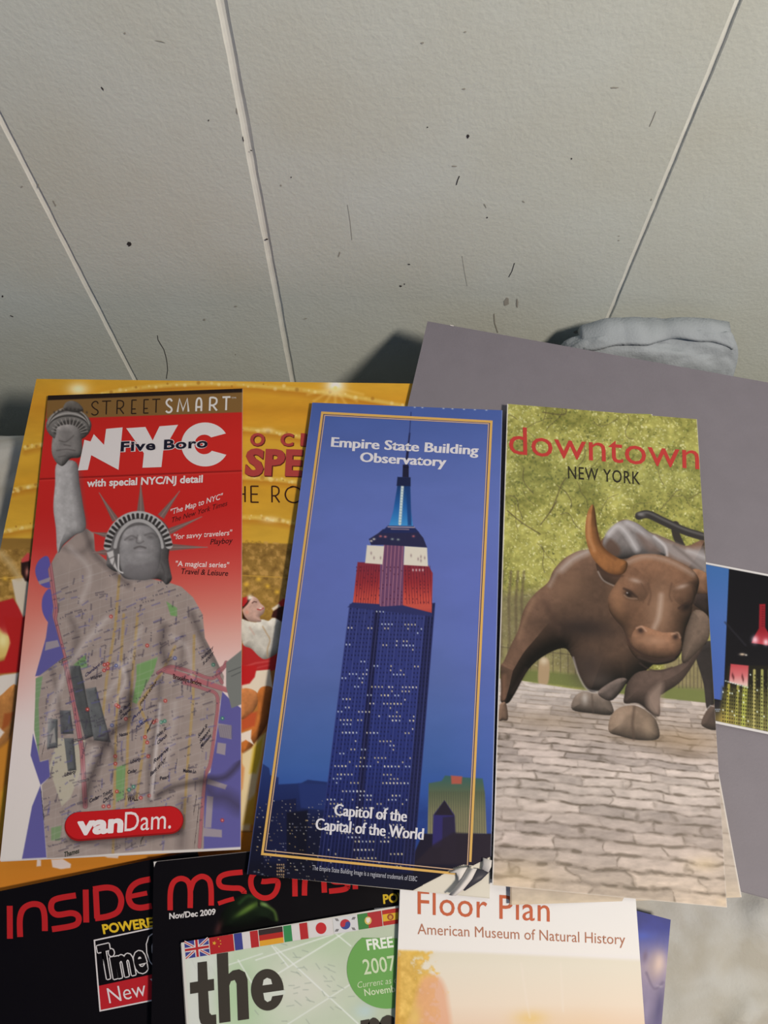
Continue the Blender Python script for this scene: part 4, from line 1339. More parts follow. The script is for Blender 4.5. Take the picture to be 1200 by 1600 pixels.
    for k in range(620):
        x, y = rg.uniform(55, 340), rg.uniform(900, 1330)
        t = math.radians(-20 + rg.normal(0, 6)) if rg.random() < 0.7 else math.radians(-84 + rg.normal(0, 4))
        for j in range(int(rg.integers(4, 10))):
            xx, yy = x + j * 2.1 * math.cos(t), y + j * 2.1 * math.sin(t)
            if rg.random() < 0.85:
                s.blob(xx, yy, 0.75, 1.1, (66, 58, 70) if k % 3 else (88, 84, 134), 0.85, math.degrees(t), 1)
    s.clip = None
    red, teal = (178, 52, 44), (46, 124, 96)
    for x, y, c in [(490, 236, red), (505, 252, red), (488, 262, red), (505, 232, red), (545, 425, red), (555, 432, red), (690, 146, red), (775, 405, red), (720, 505, red), (735, 498, red),
                    (540, 665, red), (541, 700, red), (680, 575, red), (690, 600, red), (660, 860, red), (485, 900, red), (510, 900, red), (1042, 965, red), (410, 445, red), (590, 490, red), (548, 830, red),
                    (695, 665, red), (700, 850, red), (545, 1015, red), (755, 505, teal), (772, 500, teal), (605, 822, teal), (626, 808, teal), (1000, 236, teal), (1043, 487, teal), (520, 10, red), (525, 520, (70, 84, 140)), (660, 505, (70, 84, 140)), (545, 240, (70, 84, 140)), (820, 205, (70, 84, 140))]:
        (px, py), = Z(2, [(x, y)])
        s.blob(px, py, 3.0, 3.0, c, 0.95, hard=2)
        s.blob(px, py, 1.1, 1.2, (214, 196, 186), 0.85, hard=2)
    # ---- folds of the robe, printed light and dark
    s.clip = np.maximum(cl, s.mask(Z(2, [(960, 760), (1128, 680), (1120, 1090), (950, 1100)]), 1))
    for pts, w, a in ((Z(1, [(400, 745), (440, 850), (520, 930), (600, 1000)]), 9, 0.5), (Z(2, [(120, -60), (200, 100), (260, 330), (300, 560)]), 7, 0.35), (Z(2, [(330, 20), (360, 110), (320, 300)]), 10, 0.4),
                      (Z(2, [(770, 60), (760, 150), (780, 230)]), 12, 0.6), (Z(2, [(610, 380), (600, 500), (520, 560), (430, 760), (400, 880)]), 12, 0.75), (Z(2, [(750, 300), (740, 480), (700, 700), (700, 870)]), 8, 0.4),
                      (Z(2, [(600, 270), (612, 380), (560, 480)]), 7, 0.5), (Z(2, [(900, 0), (960, 140), (1020, 240)]), 10, 0.55), (Z(2, [(740, 850), (800, 815), (880, 795), (980, 775), (1060, 760), (1128, 690)]), 9, 0.75),
                      (Z(2, [(960, 790), (1000, 850), (1060, 860), (1120, 900)]), 22, 0.6), (Z(2, [(850, 1080), (860, 880)]), 16, 0.45), (Z(2, [(420, 590), (520, 620), (540, 680)]), 9, 0.5),
                      (Z(2, [(310, 1060), (560, 1075), (850, 1020)]), 9, 0.5), (Z(1, [(300, 830), (380, 850), (430, 800)]), 8, 0.3), (Z(2, [(860, 100), (850, 250)]), 8, 0.3)):
        s.line(pts, w * 0.35, (48, 40, 40), min(0.9, a * 1.2), w * 0.8, True)
    for pts, w, a in ((Z(2, [(500, 20), (350, 200), (250, 420), (210, 600)]), 9, 0.45), (Z(2, [(560, 230), (590, 300), (540, 420)]), 6, 0.5), (Z(2, [(710, 860), (722, 730), (735, 600), (750, 420)]), 5, 0.7),
                      (Z(2, [(660, 60), (600, 220), (500, 380)]), 8, 0.35), (Z(2, [(800, 100), (880, 160), (900, 300)]), 8, 0.3), (Z(2, [(440, 640), (370, 790)]), 12, 0.4), (Z(1, [(330, 830), (420, 940), (380, 1080)]), 8, 0.35),
                      (Z(2, [(820, 420), (800, 600), (760, 740)]), 10, 0.3)):
        s.line(pts, w * 0.35, (224, 212, 204), min(0.9, a * 1.25), w * 0.8, True)
    s.clip = None
    # ---- arm, torch, head
    s.solid(Z(1, [(268, 430), (355, 425), (372, 520), (388, 620), (402, 735), (350, 770), (300, 812), (270, 850), (262, 740), (250, 640), (258, 530)]), (176, 170, 164), 17, light=(-0.55, -0.3), amb=0.62, k=0.42)
    s.line(Z(1, [(360, 450), (372, 600), (392, 740)]), 8, (98, 92, 90), 0.5, 7, True)
    s.solid(Z(1, [(250, 300), (242, 375), (258, 420), (280, 440), (300, 440), (330, 410), (378, 400), (382, 330), (350, 270), (290, 262)]), (150, 142, 134), 11, amb=0.62, k=0.45)
    for q in (Z(1, [(275, 320), (320, 325), (345, 300)]), Z(1, [(265, 370), (310, 380), (330, 360)]), Z(1, [(290, 345), (330, 345)]), Z(1, [(280, 405), (310, 410)])):
        s.line(q, 1.4, (66, 58, 54), 0.7, 1.2, True)
    gx, gy = Z(1, [(322, 262)])[0]
    s.solid(Z(1, arc(322, 255, 107, 78, 0, 350, 24)), (128, 122, 114), 14, light=(-0.5, -0.6), amb=0.6, k=0.45, smooth=False)
    s.poly(Z(1, arc(330, 290, 78, 62, 175, 365, 20)), (60, 56, 52), 0.9, 1.5)
    for k in range(13):
        a = math.radians(186 + 170 * k / 12)
        s.line(Z(1, [(326 + 46 * math.cos(a), 292 + 32 * math.sin(a)), (326 + 84 * math.cos(a), 286 + 66 * math.sin(a))]), 1.5, (150, 142, 132), 0.9, 0.7)
    for ry, c, w in ((66, (52, 48, 44), 2.2), (78, (176, 168, 158), 1.6), (92, (60, 54, 48), 2.2), (104, (160, 152, 140), 1.8)):
        s.line(Z(1, arc(322, 275, 100, ry, 195, 345, 24)), w, c, 0.9, 0.8)
    s.solid(Z(1, [(300, 180), (306, 150), (335, 138), (368, 150), (390, 180), (360, 192)]), (118, 110, 100), 8, amb=0.6, k=0.45)
    for k in range(9):
        s.blob(*Z(1, [(255 + 19 * k, 200 - 22 * math.sin(math.pi * (k + 1) / 10))])[0], 1.6, 2.0, (56, 50, 46), 0.8)
    s.solid(Z(1, [(262, 300), (270, 262), (330, 250), (372, 275), (384, 330), (378, 395), (330, 408), (300, 440), (280, 440), (250, 400), (244, 350)]), (158, 150, 142), 12, amb=0.6, k=0.45)
    for q in (Z(1, [(278, 325), (310, 330), (345, 302)]), Z(1, [(266, 372), (310, 366), (352, 372)]), Z(1, [(300, 345), (330, 350)]), Z(1, [(276, 402), (306, 396)])):
        s.line(q, 1.3, (72, 64, 60), 0.65, 1.1, True)
    # crown spikes
    for q in ([(465, 570), (556, 690), (528, 706)], [(660, 522), (680, 668), (640, 668)], [(842, 562), (768, 692), (740, 672)], [(946, 682), (800, 765), (786, 738)], [(972, 825), (795, 842), (793, 808)],
              [(432, 755), (505, 756), (498, 782)], [(436, 850), (500, 832), (496, 864)]):
        s.poly(Z(1, q), (120, 92, 84), 1, 0.8)
        s.line(Z(1, [q[0], ((q[1][0] + q[2][0]) / 2, (q[1][1] + q[2][1]) / 2)]), 1.1, (160, 140, 130), 0.7, 0.8)
    # hair and crown band
    s.solid(Z(1, [(500, 880), (500, 800), (530, 720), (590, 680), (660, 668), (730, 680), (785, 730), (797, 800), (790, 880), (800, 940), (805, 975), (780, 1000), (740, 975), (600, 975), (560, 945), (530, 935), (500, 910)]), (124, 118, 114), 14, amb=0.58, k=0.45)
    band = Z(1, arc(648, 840, 146, 168, 186, 352, 40))
    s.line(band, 11, (176, 170, 164), 1, 0.8)
    for k in range(21):
        a = math.radians(188 + 162 * k / 20)
        x, y = 648 + 146 * math.cos(a), 842 + 160 * math.sin(a)
        (px, py), = Z(1, [(x, y)])
        d = np.array([math.cos(a), math.sin(a)]) * 3.6
        s.line([(px - d[0], py - d[1]), (px + d[0], py + d[1])], 4.4, (44, 40, 38), 0.95, 0.8)
    s.line(Z(1, arc(650, 850, 112, 150, 190, 350, 30)), 5.5, (168, 162, 156), 1, 0.9)
    s.poly(Z(1, [(500, 850), (520, 900), (560, 950), (540, 900), (530, 840)]), (206, 198, 190), 0.9, 1.2)
    # face
    s.solid(Z(1, [(562, 880), (562, 810), (590, 745), (655, 722), (718, 740), (752, 800), (752, 880), (735, 940), (700, 975), (640, 978), (590, 960), (570, 930)]), (152, 146, 142), 22, light=(-0.45, -0.55), amb=0.64, k=0.38)
    s.poly(Z(1, [(575, 940), (600, 900), (650, 905), (720, 890), (745, 900), (735, 960), (700, 980), (600, 978)]), (112, 106, 104), 0.65, 3, True)
    s.line(Z(1, [(586, 790), (615, 772), (640, 782)]), 2.2, (84, 78, 76), 0.75, 1.6, True)
    s.line(Z(1, [(680, 768), (712, 760), (735, 775)]), 2.2, (84, 78, 76), 0.75, 1.6, True)
    s.blob(*Z(1, [(614, 788)])[0], 6, 2.6, (94, 88, 86), 0.7, -8)
    s.blob(*Z(1, [(706, 778)])[0], 6, 2.6, (94, 88, 86), 0.7, 8)
    s.line(Z(1, [(645, 770), (640, 800), (655, 806), (672, 798)]), 1.8, (92, 86, 84), 0.7, 1.4, True)
    s.blob(*Z(1, [(655, 785)])[0], 2.4, 4.5, (178, 172, 166), 0.7)
    s.line(Z(1, [(630, 830), (655, 822), (682, 828)]), 2.4, (84, 76, 74), 0.8, 1.2, True)
    s.blob(*Z(1, [(656, 840)])[0], 6, 1.6, (168, 160, 156), 0.6)
    s.blob(*Z(1, [(655, 862)])[0], 9, 4, (164, 158, 154), 0.6)
    for q in (Z(1, [(770, 890), (790, 930), (780, 990)]), Z(1, [(755, 900), (770, 950), (755, 985)]), Z(1, [(512, 880), (540, 870), (530, 910)]), Z(1, [(780, 850), (770, 900)])):
        s.line(q, 1.6, (76, 70, 68), 0.7, 1.2, True)
    s.line(Z(1, [(556, 860), (556, 930), (575, 945)]), 2.2, (228, 220, 212), 0.9, 1.0, True)

    # ---- lettering
    wh, dk = (216, 206, 198), (36, 26, 28)
    s.strokes([('S', 142.5, 153.5), ('T', 159, 173), ('R', 182, 193.5), ('E', 205, 213.5), ('E', 224, 232.5), ('T', 237.5, 250)], (143, 648.6), (250, 644.8), 21, 1.9, (40, 26, 18))
    s.strokes([('S', 259, 268.5), ('M', 277, 295), ('A', 306, 315), ('R', 327, 339), ('T', 347, 359.5)], (259, 644.6), (359, 641), 20.5, 2.9, (212, 204, 192))
    s.text('TM', *Z(1, [(1084, 130), (1106, 129)]), 2.6, (206, 198, 186), 0, layer=1)
    s.shape(Z(1, [(366, 466), (412, 463), (428, 394), (556, 463), (575, 264), (498, 271), (488, 346), (440, 296), (425, 330), (396, 322), (384, 380)]), wh, 1)
    s.shape(Z(1, [(592, 268), (682, 262), (716, 325), (748, 259), (835, 252), (765, 375), (757, 450), (668, 453), (675, 385)]), wh, 1)
    s.shape(Z(1, arc(962, 344, 112, 103, -30, -332, 40) + arc(958, 344, 46, 46, -320, -46, 24)), wh, 1)
    for dx, dy, c, wt, ly in ((0, 0, (210, 200, 194), 0.075, 2), (0, 0, (24, 22, 38), 0.032, 3)):
        s.text('Five Boro', *Z(1, [(566, 376), (974, 357)]), 14.2, c, wt, layer=ly, spacing=1.1)
    s.text('with special NYC/NJ detail', *Z(1, [(407, 542), (950, 521)]), 11, wh, 0.03, layer=1)
    s.text('"The Map to NYC"', *Z(1, [(797, 674), (1042, 598)]), 8.3, (218, 196, 188), 0.012, 0.1, layer=1)
    s.text('The New York Times', *Z(1, [(802, 712), (1064, 630)]), 8.0, (70, 22, 22), 0.0, 0.2, layer=1)
    s.text('"for savvy travelers"', *Z(1, [(812, 789), (1086, 768)]), 8.0, (224, 196, 186), 0.012, 0.1, layer=1)
    s.text('Playboy', *Z(1, [(986, 813), (1088, 806)]), 8.5, (58, 22, 22), 0.006, 0.2, layer=1)
    s.text('"A magical series"', *Z(1, [(822, 914), (1072, 921)]), 8.0, (230, 206, 196), 0.012, 0.1, layer=1)
    s.text('Travel & Leisure', *Z(1, [(846, 950), (1068, 960)]), 8.5, (64, 26, 26), 0.01, 0.2, layer=1)
    s.text('Cover \u00a9 2007 VanDamMedia, Inc. cover by Stephan Van Dam. All rights reserved', *Z(2, [(48, 1080), (108, 412)]), 4.6, (92, 84, 80), -0.005, layer=1)
    tiny = (62, 56, 70)
    for t, k, a, b, cap, c in (('BROADWAY', 2, (508, 215), (520, 60), 5, (92, 70, 40)), ('WEST', 2, (488, 415), (494, 330), 5, (92, 70, 40)), ('CHURCH', 2, (552, 375), (560, 285), 5, (92, 70, 40)), ('PEARL', 2, (896, 505), (898, 435), 4.6, (92, 70, 40)),
                               ('NASSAU', 2, (688, 520), (700, 420), 4.6, (80, 70, 60)), ('ST JAMES PL', 2, (908, 225), (914, 60), 4.6, (92, 70, 40)), ('PARK ROW', 2, (658, 430), (735, 320), 5, (92, 70, 40)), ('Chambers St', 2, (400, 295), (485, 228), 5, (70, 66, 110)),
                               ('WALL', 2, (598, 878), (648, 872), 8, (74, 56, 44)), ('Trinity', 2, (482, 860), (526, 832), 6, tiny), ('Church', 2, (484, 886), (530, 850), 6, tiny), ('FOR DRIVE', 2, (912, 1100), (934, 905), 8.2, (86, 44, 50)),
                               ('South', 2, (908, 945), (922, 858), 7, (96, 80, 76)), ('South End Av', 2, (284, 1115), (296, 868), 6.5, tiny), ('Esplanade', 2, (206, 968), (192, 828), 6, (74, 74, 66)), ('North', 2, (196, 672), (212, 600), 6, tiny),
                               ('Brooklyn Bridge', 2, (812, 300), (945, 336), 6.4, (96, 40, 46)), ('Warren', 2, (424, 310), (478, 292), 5, tiny), ('Reserve', 2, (722, 700), (790, 635), 6, tiny), ('Bank of NY', 2, (706, 760), (778, 688), 6, tiny),
                               ('Cedar', 2, (598, 748), (642, 738), 5, tiny), ('Pearl', 2, (750, 778), (792, 768), 5, tiny), ('William', 2, (724, 830), (734, 738), 6, (70, 66, 70)), ('John St', 2, (735, 580), (780, 540), 5.4, tiny), ('Church', 2, (738, 612), (782, 575), 5.4, tiny),
                               ('South St', 2, (930, 580), (972, 528), 6, tiny), ('Seaport', 2, (938, 606), (985, 548), 6, tiny), ('Museum', 2, (942, 630), (990, 574), 6, tiny), ('TRIN', 2, (545, 1120), (546, 1058), 7, (92, 70, 40)), ('WA', 2, (588, 1112), (588, 1062), 7, (60, 54, 70)),
                               ('St. Pauls', 2, (560, 470), (612, 424), 5.4, tiny), ('Chapel', 2, (566, 494), (612, 450), 5.4, tiny), ('Thames', 2, (300, 1138), (372, 1118), 7, (70, 74, 60)), ('N-ENTRY', 2, (946, 215), (1000, 165), 4.6, tiny), ('S-EXIT', 2, (952, 240), (1002, 190), 4.6, tiny),
                               ('Liberty', 2, (304, 760), (356, 745), 5.4, tiny), ('Liberty', 2, (612, 700), (660, 685), 5, tiny), ('Cedar', 2, (420, 884), (466, 862), 5.4, tiny), ('Nassau', 2, (560, 575), (600, 565), 5, tiny), ('Pine', 2, (660, 1080), (690, 1010), 6, (96, 84, 70)),
                               ('Maiden Ln', 2, (860, 740), (920, 745), 5, tiny), ('Dutch', 2, (820, 745), (832, 685), 5, tiny), ('Beekman', 2, (690, 560), (720, 500), 5, tiny), ('Ann', 2, (620, 500), (670, 450), 5, (80, 78, 120)), ('Fulton', 2, (640, 540), (690, 500), 5, (80, 78, 120))):
        s.text(t, *Z(k, [a, b]), cap * 1.1, tuple(int(v * 0.75) for v in c), 0.02, layer=1)
    # red badge
    pill = Z(2, arc(372, 995, 68, 68, 86, 266, 16) + arc(795, 964, 66, 66, -94, 86, 16))
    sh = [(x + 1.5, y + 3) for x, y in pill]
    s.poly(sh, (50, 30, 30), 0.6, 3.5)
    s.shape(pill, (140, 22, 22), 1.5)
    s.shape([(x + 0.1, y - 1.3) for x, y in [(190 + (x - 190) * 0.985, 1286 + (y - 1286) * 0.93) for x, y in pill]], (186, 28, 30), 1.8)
    s.text('van', *Z(2, [(364, 1031), (574, 1016)]), 27.5, (226, 214, 206), 0.02, layer=2.5, bold=1.3)
    s.text('Dam.', *Z(2, [(584, 1017), (802, 1003)]), 30, (222, 208, 200), 0, layer=2.5)

    r = thing('folded_map', 'red-topped city map with a grey torch-bearing statue robed in streets', 'map', s.origin - np.array([0, 0, 0.001]))
    s.build('cover', M_GLOSS, 0.0004, r)
    b = Sheet([(76, 620), (378.4, 609), (375.5, 1327.5), (1, 1346.5)], [0.0172, 0.0208, 0.0145, 0.0135], 40, (206, 196, 184))
    b.build('folded_layers', M_MATT, 0.0009, r)


red_map()


# ------------------------------------------------------------------ tall blue skyscraper brochure
def blue_brochure():
    TL, TR, BR, BL = (488, 629), (785, 641), (766, 1403), (386, 1366)
    zz = [0.0224, 0.0280, 0.0208, 0.0166]
    s = Sheet([TL, TR, BR, BL], zz, 0.95)
    X, Y = s.X, s.Y
    full = (slice(None), slice(None))
    sky = grad([(620, (68, 90, 150)), (700, (82, 100, 160)), (764, (93, 109, 170)), (900, (96, 109, 172)), (1000, (92, 107, 166)), (1060, (86, 103, 158)), (1130, (74, 98, 154)), (1194, (62, 92, 150)), (1240, (48, 80, 146)), (1270, (38, 62, 124))])
    s.fill(lambda X, Y: sky(X, Y) * (0.97 + 0.06 * fbm(X / 60, Y / 30, 4, 4))[..., None])
    s.blend(full, np.clip((X - 690) / 100, 0, 1) * np.clip((Y - 850) / 120, 0, 1) * 0.35, (92, 104, 186))
    s.blend(full, np.clip(fbm(X / 70, Y / 22, 9, 4) - 0.5, 0, 1) * np.clip((Y - 1000) / 200, 0, 1) * 0.9, (70, 96, 156))
    # ---- low city at the foot
    city = Z(4, [(60, 640), (135, 580), (165, 600), (170, 630), (205, 640), (205, 670), (300, 665), (330, 650), (415, 660), (410, 790), (420, 1200), (60, 1200)])
    s.poly(city, grad([(1190, (40, 56, 104)), (1250, (30, 40, 84)), (1300, (20, 22, 44)), (1400, (16, 16, 30))]), 1, 1.0)
    s.poly(Z(4, [(185, 740), (280, 730), (285, 900), (300, 1130), (120, 1130)]), (24, 28, 58), 0.9, 1.2)
    s.poly(Z(4, [(290, 665), (412, 670), (405, 780), (300, 770)]), (38, 52, 104), 0.8, 1.5)
    s.poly(Z(4, [(240, 790), (330, 780), (320, 1100), (240, 1100)]), (16, 16, 28), 0.8, 1.5)
    s.poly(Z(4, [(820, 880), (1130, 880), (1130, 1150), (700, 1150)]), (28, 24, 40), 1, 1.0)
    s.poly(Z(4, [(60, 1000), (1130, 1030), (1130, 1250), (60, 1250)]), (18, 18, 32), 0.95, 6)
    rg = np.random.default_rng(21)
    for k in range(230):
        x, y = rg.uniform(110, 420), rg.uniform(740, 1100)
        y = 740 + round((y - 740) / 14) * 14
        (px, py), = Z(4, [(x, y)])
        s.blob(px, py, rg.uniform(0.7, 1.3), rg.uniform(0.5, 1.0), [(206, 196, 170), (150, 150, 160), (196, 166, 110)][k % 3], rg.uniform(0.5, 0.95), hard=1.5)
    for r_ in range(5):
        for c_ in range(4):
            s.blob(*Z(4, [(200 + c_ * 9, 1012 + r_ * 14)])[0], 1.1, 1.2, (210, 170, 120), 0.9, hard=2)
    # green-roofed block and gabled block at the right
    s.poly(Z(4, [(845, 665), (900, 655), (915, 632), (1000, 640), (1075, 645), (1085, 710), (1092, 880), (840, 880)]), grad([(1215, (58, 92, 84)), (1240, (88, 96, 70)), (1270, (120, 116, 84)), (1310, (130, 122, 90))]), 1, 1.0)
    for k in range(24):
        s.line(Z(4, [(850 + 10 * k, 700), (852 + 10 * k, 880)]), 0.9, (64, 66, 60), 0.6, 0.7)
    s.poly(Z(4, [(940, 632), (988, 636), (985, 668), (942, 668)]), (178, 84, 68), 0.9, 1.2)
    s.poly(Z(4, [(865, 800), (912, 738), (955, 800), (960, 930), (860, 940)]), (48, 42, 96), 1, 1.0)
    s.poly(Z(4, [(868, 800), (912, 738), (952, 802)]), (36, 30, 42), 1, 0.9)
    s.poly(Z(4, [(905, 810), (955, 805), (965, 1000), (900, 1000)]), (40, 34, 56), 0.9, 1.2)
    s.poly(Z(4, [(950, 875), (1130, 885), (1130, 1010), (780, 1010), (860, 930)]), (40, 32, 42), 0.9, 2)
    # ---- the tower
    def T(a, t):                                   # across 0..1, down 0..1 on the main shaft
        l = np.array(Z(4, [(497, -8)])[0]) * (1 - t) + np.array(Z(4, [(372, 1010)])[0]) * t
        r = np.array(Z(4, [(864, -2)])[0]) * (1 - t) + np.array(Z(4, [(782, 1010)])[0]) * t
        return tuple(l * (1 - a) + r * a)
    shaft = [T(0, -0.09), T(1, -0.10), T(1, 1.04), T(0, 1.02)]
    s.poly(shaft, grad([(930, (48, 54, 104)), (1050, (46, 54, 112)), (1200, (36, 46, 104)), (1300, (24, 30, 72)), (1360, (18, 22, 52))]), 1, 0.8)
    s.poly([T(.30, -0.09), T(.36, -0.09), T(.42, 1.02), T(.34, 1.02)], (24, 24, 52), 0.8, 1.2)
    s.poly([T(.90, -0.09), T(1, -0.10), T(1, 1.03), T(.88, 1.03)], (28, 30, 62), 0.8, 1.0)
    for k in range(27):                            # piers
        a = k / 26
        s.line([T(a, -0.08), T(a, 1.02)], 0.9, (92, 96, 150) if k % 2 else (66, 70, 124), 0.55, 0.6)
    for k in range(62):                            # floors of dark windows
        t = -0.07 + 1.08 * k / 61
        for j in range(26):
            a = (j + 0.5) / 26
            if rg.random() < 0.86:
                s.blob(*T(a, t), 0.95, 1.5, (18, 20, 42), 0.75, hard=2)
    for k in range(190):                           # lit windows in short runs
        t = -0.06 + 1.07 * round(rg.random() ** 0.8 * 61) / 61
        a = (int(rg.integers(0, 24)) + 0.5) / 26
        n = int(rg.choice([1, 1, 2, 2, 3, 4]))
        c = [(216, 206, 184), (190, 196, 206), (206, 190, 150)][int(rg.integers(3))]
        for j in range(n):
            if a + j / 26 < 0.9:
                s.blob(*T(a + j / 26, t), 1.15, 1.5, c, 0.9, hard=2)
    # red floors
    redc = grad([(880, (126, 42, 56)), (910, (150, 46, 50)), (935, (196, 76, 62)), (950, (190, 80, 66)), (962, (150, 52, 52))])
    s.poly(Z(3, [(542, 868), (640, 872), (635, 1048), (522, 1042)]), redc, 1, 0.8)
    s.poly(Z(3, [(738, 872), (842, 880), (862, 915), (858, 1085), (725, 1056)]), redc, 1, 0.8)
    s.poly(Z(3, [(655, 790), (740, 795), (735, 1060), (635, 1058), (640, 880)]), (104, 66, 96), 1, 0.8)
    for k in range(6):
        x = 655 + 16 * k
        s.line(Z(3, [(x, 795), (x - 16, 1056)]), 1.2, (176, 118, 130), 0.8, 0.7)
    for x0, x1, n in ((545, 640, 9), (740, 858, 10)):
        for k in range(n):
            x = x0 + (x1 - x0) * k / n
            s.line(Z(3, [(x + 4, 885), (x - 12 + (24 if x0 > 700 else 0), 1045)]), 1.1, (84, 26, 44), 0.6, 0.7)
    for k in range(11):
        for j in range(20):
            x, y = 538 + 16 * j, 890 + 15 * k
            if rg.random() < 0.5:
                s.blob(*Z(3, [(x, y)])[0], 0.9, 1.4, (70, 26, 44), 0.7, hard=2)
    s.poly(Z(3, [(520, 1040), (632, 1048), (640, 1058), (735, 1052), (862, 1086), (860, 1100), (500, 1060)]), (44, 48, 92), 1, 1)
    # white-lit crown
    wht = (216, 206, 186)
    s.poly(Z(3, [(582, 796), (655, 800), (648, 878), (574, 872)]), wht, 1, 0.8)
    s.poly(Z(3, [(742, 800), (838, 806), (842, 886), (738, 880)]), wht, 1, 0.8)
    for x, y in ((600, 830), (612, 850), (800, 855), (812, 862), (828, 850), (640, 850), (770, 840), (812, 845)):
        s.blob(*Z(3, [(x, y)])[0], 1.3, 2.4, (120, 90, 96), 0.6)
    for x in (778, 792, 806, 820):
        s.blob(*Z(3, [(x, 902)])[0], 1.3, 2, (224, 196, 190), 0.9)
    s.poly(Z(3, [(590, 770), (630, 745), (650, 728), (800, 738), (822, 765), (838, 806), (742, 800), (655, 795), (600, 795)]), (40, 40, 70), 1, 0.8)
    s.poly(Z(3, [(655, 728), (672, 712), (780, 714), (805, 742), (640, 745)]), (34, 42, 84), 1, 0.8)
    for x, y, c in ((640, 758, (196, 110, 110)), (660, 760, (206, 120, 120)), (780, 758, (190, 104, 104)), (690, 770, (150, 160, 150)), (715, 772, (150, 160, 150)), (600, 778, wht), (612, 770, wht)):
        s.blob(*Z(3, [(x, y)])[0], 2.2, 1.6, c, 0.85)
    s.line(Z(3, [(672, 718), (784, 720)]), 1.8, (196, 176, 180), 0.8, 0.8)
    s.line(Z(3, [(685, 727), (760, 729)]), 1.3, (206, 170, 160), 0.7, 0.7)
    # blue-lit mast and spire
    s.poly(Z(3, [(712, 540), (766, 542), (768, 640), (778, 714), (676, 712), (694, 650)]), grad([(755, (24, 52, 96)), (790, (34, 92, 156)), (822, (60, 140, 196))]), 1, 0.8)
    s.poly(Z(3, [(748, 545), (766, 545), (772, 712), (756, 712)]), (26, 58, 110), 0.8, 1.0)
    s.line(Z(3, [(733, 545), (722, 705)]), 4.4, (196, 206, 200), 1, 0.7)
    for k in range(13):
        s.line(Z(3, [(725 - 0.6 * k, 555 + 12 * k), (740 - 0.6 * k, 556 + 12 * k)]), 0.9, (110, 140, 160), 0.7, 0.6)
    s.poly(Z(3, [(712, 505), (768, 507), (768, 545), (708, 543)]), (26, 34, 66), 1, 0.8)
    s.poly(Z(3, [(735, 452), (760, 453), (760, 508), (733, 506)]), (30, 30, 52), 1, 0.7)
    s.line(Z(3, [(749, 456), (756, 390)]), 4.0, (34, 34, 64), 1, 0.7)
    s.line(Z(3, [(755, 395), (764, 320)]), 2.6, (36, 40, 76), 1, 0.7)
    s.line(Z(3, [(763, 325), (770, 230)]), 1.5, (42, 52, 100), 0.9, 0.7)
    s.line(Z(3, [(738, 462), (758, 464)]), 2, (20, 20, 40), 0.9, 0.7)
    # worn edges
    for x in (648, 660, 693, 707, 725, 742, 760):
        s.blob(x, 629 + (x - 488) * 12 / 297 + 6.3 - 5.5, 1.6, 1.0, (196, 200, 206), 0.9)
    s.line([(786, 641), (768, 1345)], 2.6, (206, 206, 216), 0.9, 0.7)
    s.line([(386, 1366), (488, 629)], 1.4, (120, 132, 176), 0.6, 0.8)
    for x, y in ((398, 1362), (404, 1363), (410, 1366)):
        s.blob(x, y, 2, 1, (180, 186, 190), 0.6)
    # ---- gold frame: broad outer line and thin inner line
    go, gi = (212, 166, 88), (196, 160, 128)
    outer = [Z(3, [(392, 232)])[0], Z(3, [(1112, 270)])[0], Z(4, [(1019, 1032)])[0], Z(4, [(136, 966)])[0]]
    c1 = outer
    right_low = Z(4, [(1022, 1000)])[0]
    s.ribbon([Z(4, [(960, 1050)])[0], c1[3], c1[0], c1[1], right_low], 3.8, go, 1)
    ins = [Z(3, [(402, 243)])[0], Z(3, [(1100, 279)])[0], Z(4, [(1010, 1015)])[0], Z(4, [(150, 951)])[0]]
    s.ribbon([Z(4, [(955, 1033)])[0], ins[3], ins[0], ins[1], ins[2]], 1.5, gi, 1)
    dk = [np.array(a) * 0.5 + np.array(b) * 0.5 for a, b in zip(c1, ins)]
    s.ribbon([dk[3], dk[0], dk[1], dk[2]], 1.2, (52, 42, 60), 0.8)
    # ---- lettering
    wh = (214, 208, 206)
    s.text('Empire State Building', *Z(3, [(428, 376), (1052, 411)]), 14.6, wh, 0.006, layer=1, smear=3)
    s.text('Observatory', *Z(3, [(551, 440), (915, 461)]), 14.6, wh, 0.006, layer=1, smear=3)
    s.text('Capitol of the', *Z(4, [(441, 801), (747, 829)]), 18, wh, -0.004, layer=1, smear=3)
    s.text('Capital of the World', *Z(4, [(361, 862), (818, 906)]), 18, wh, -0.004, layer=1, smear=3)
    s.text('The Empire State Building Image is a registered trademark of ESBC', *Z(4, [(348, 1034), (795, 1083)]), 7.5, (176, 174, 178), 0.0, layer=1)

    # torn lower right corner of the cover, with the paper inside showing
    tear = [(636, 1396), (652, 1388), (668, 1379), (686, 1370), (700, 1361), (709, 1356), (724, 1351), (740, 1352), (752, 1346), (767, 1338), (800, 1330), (800, 1440), (636, 1440)]
    r = thing('brochure', 'tall blue brochure with a floodlit skyscraper in a gold frame, one corner torn', 'brochure', s.origin - np.array([0, 0, 0.001]))
    s.build('cover', M_GLOSS, 0.0003, r, cut=tear)
    b = Sheet([(489, 631), (783, 642), (765, 1404), (388, 1366)], [z - 0.0006 for z in zz], 2.0, (218, 208, 186))
    b.line([(640, 1393), (770, 1405)], 1.2, (150, 140, 124), 0.7, 0.8)
    b.build('inner_page', M_MATT, 0.0005, r)
    # loose flap of the torn corner, curled back on itself
    def P(x, y, h):
        u, v = s.inv(np.array([x]), np.array([y]))
        return (s.P(u, v)[0] + s.nrm * h) - np.array(r.location)

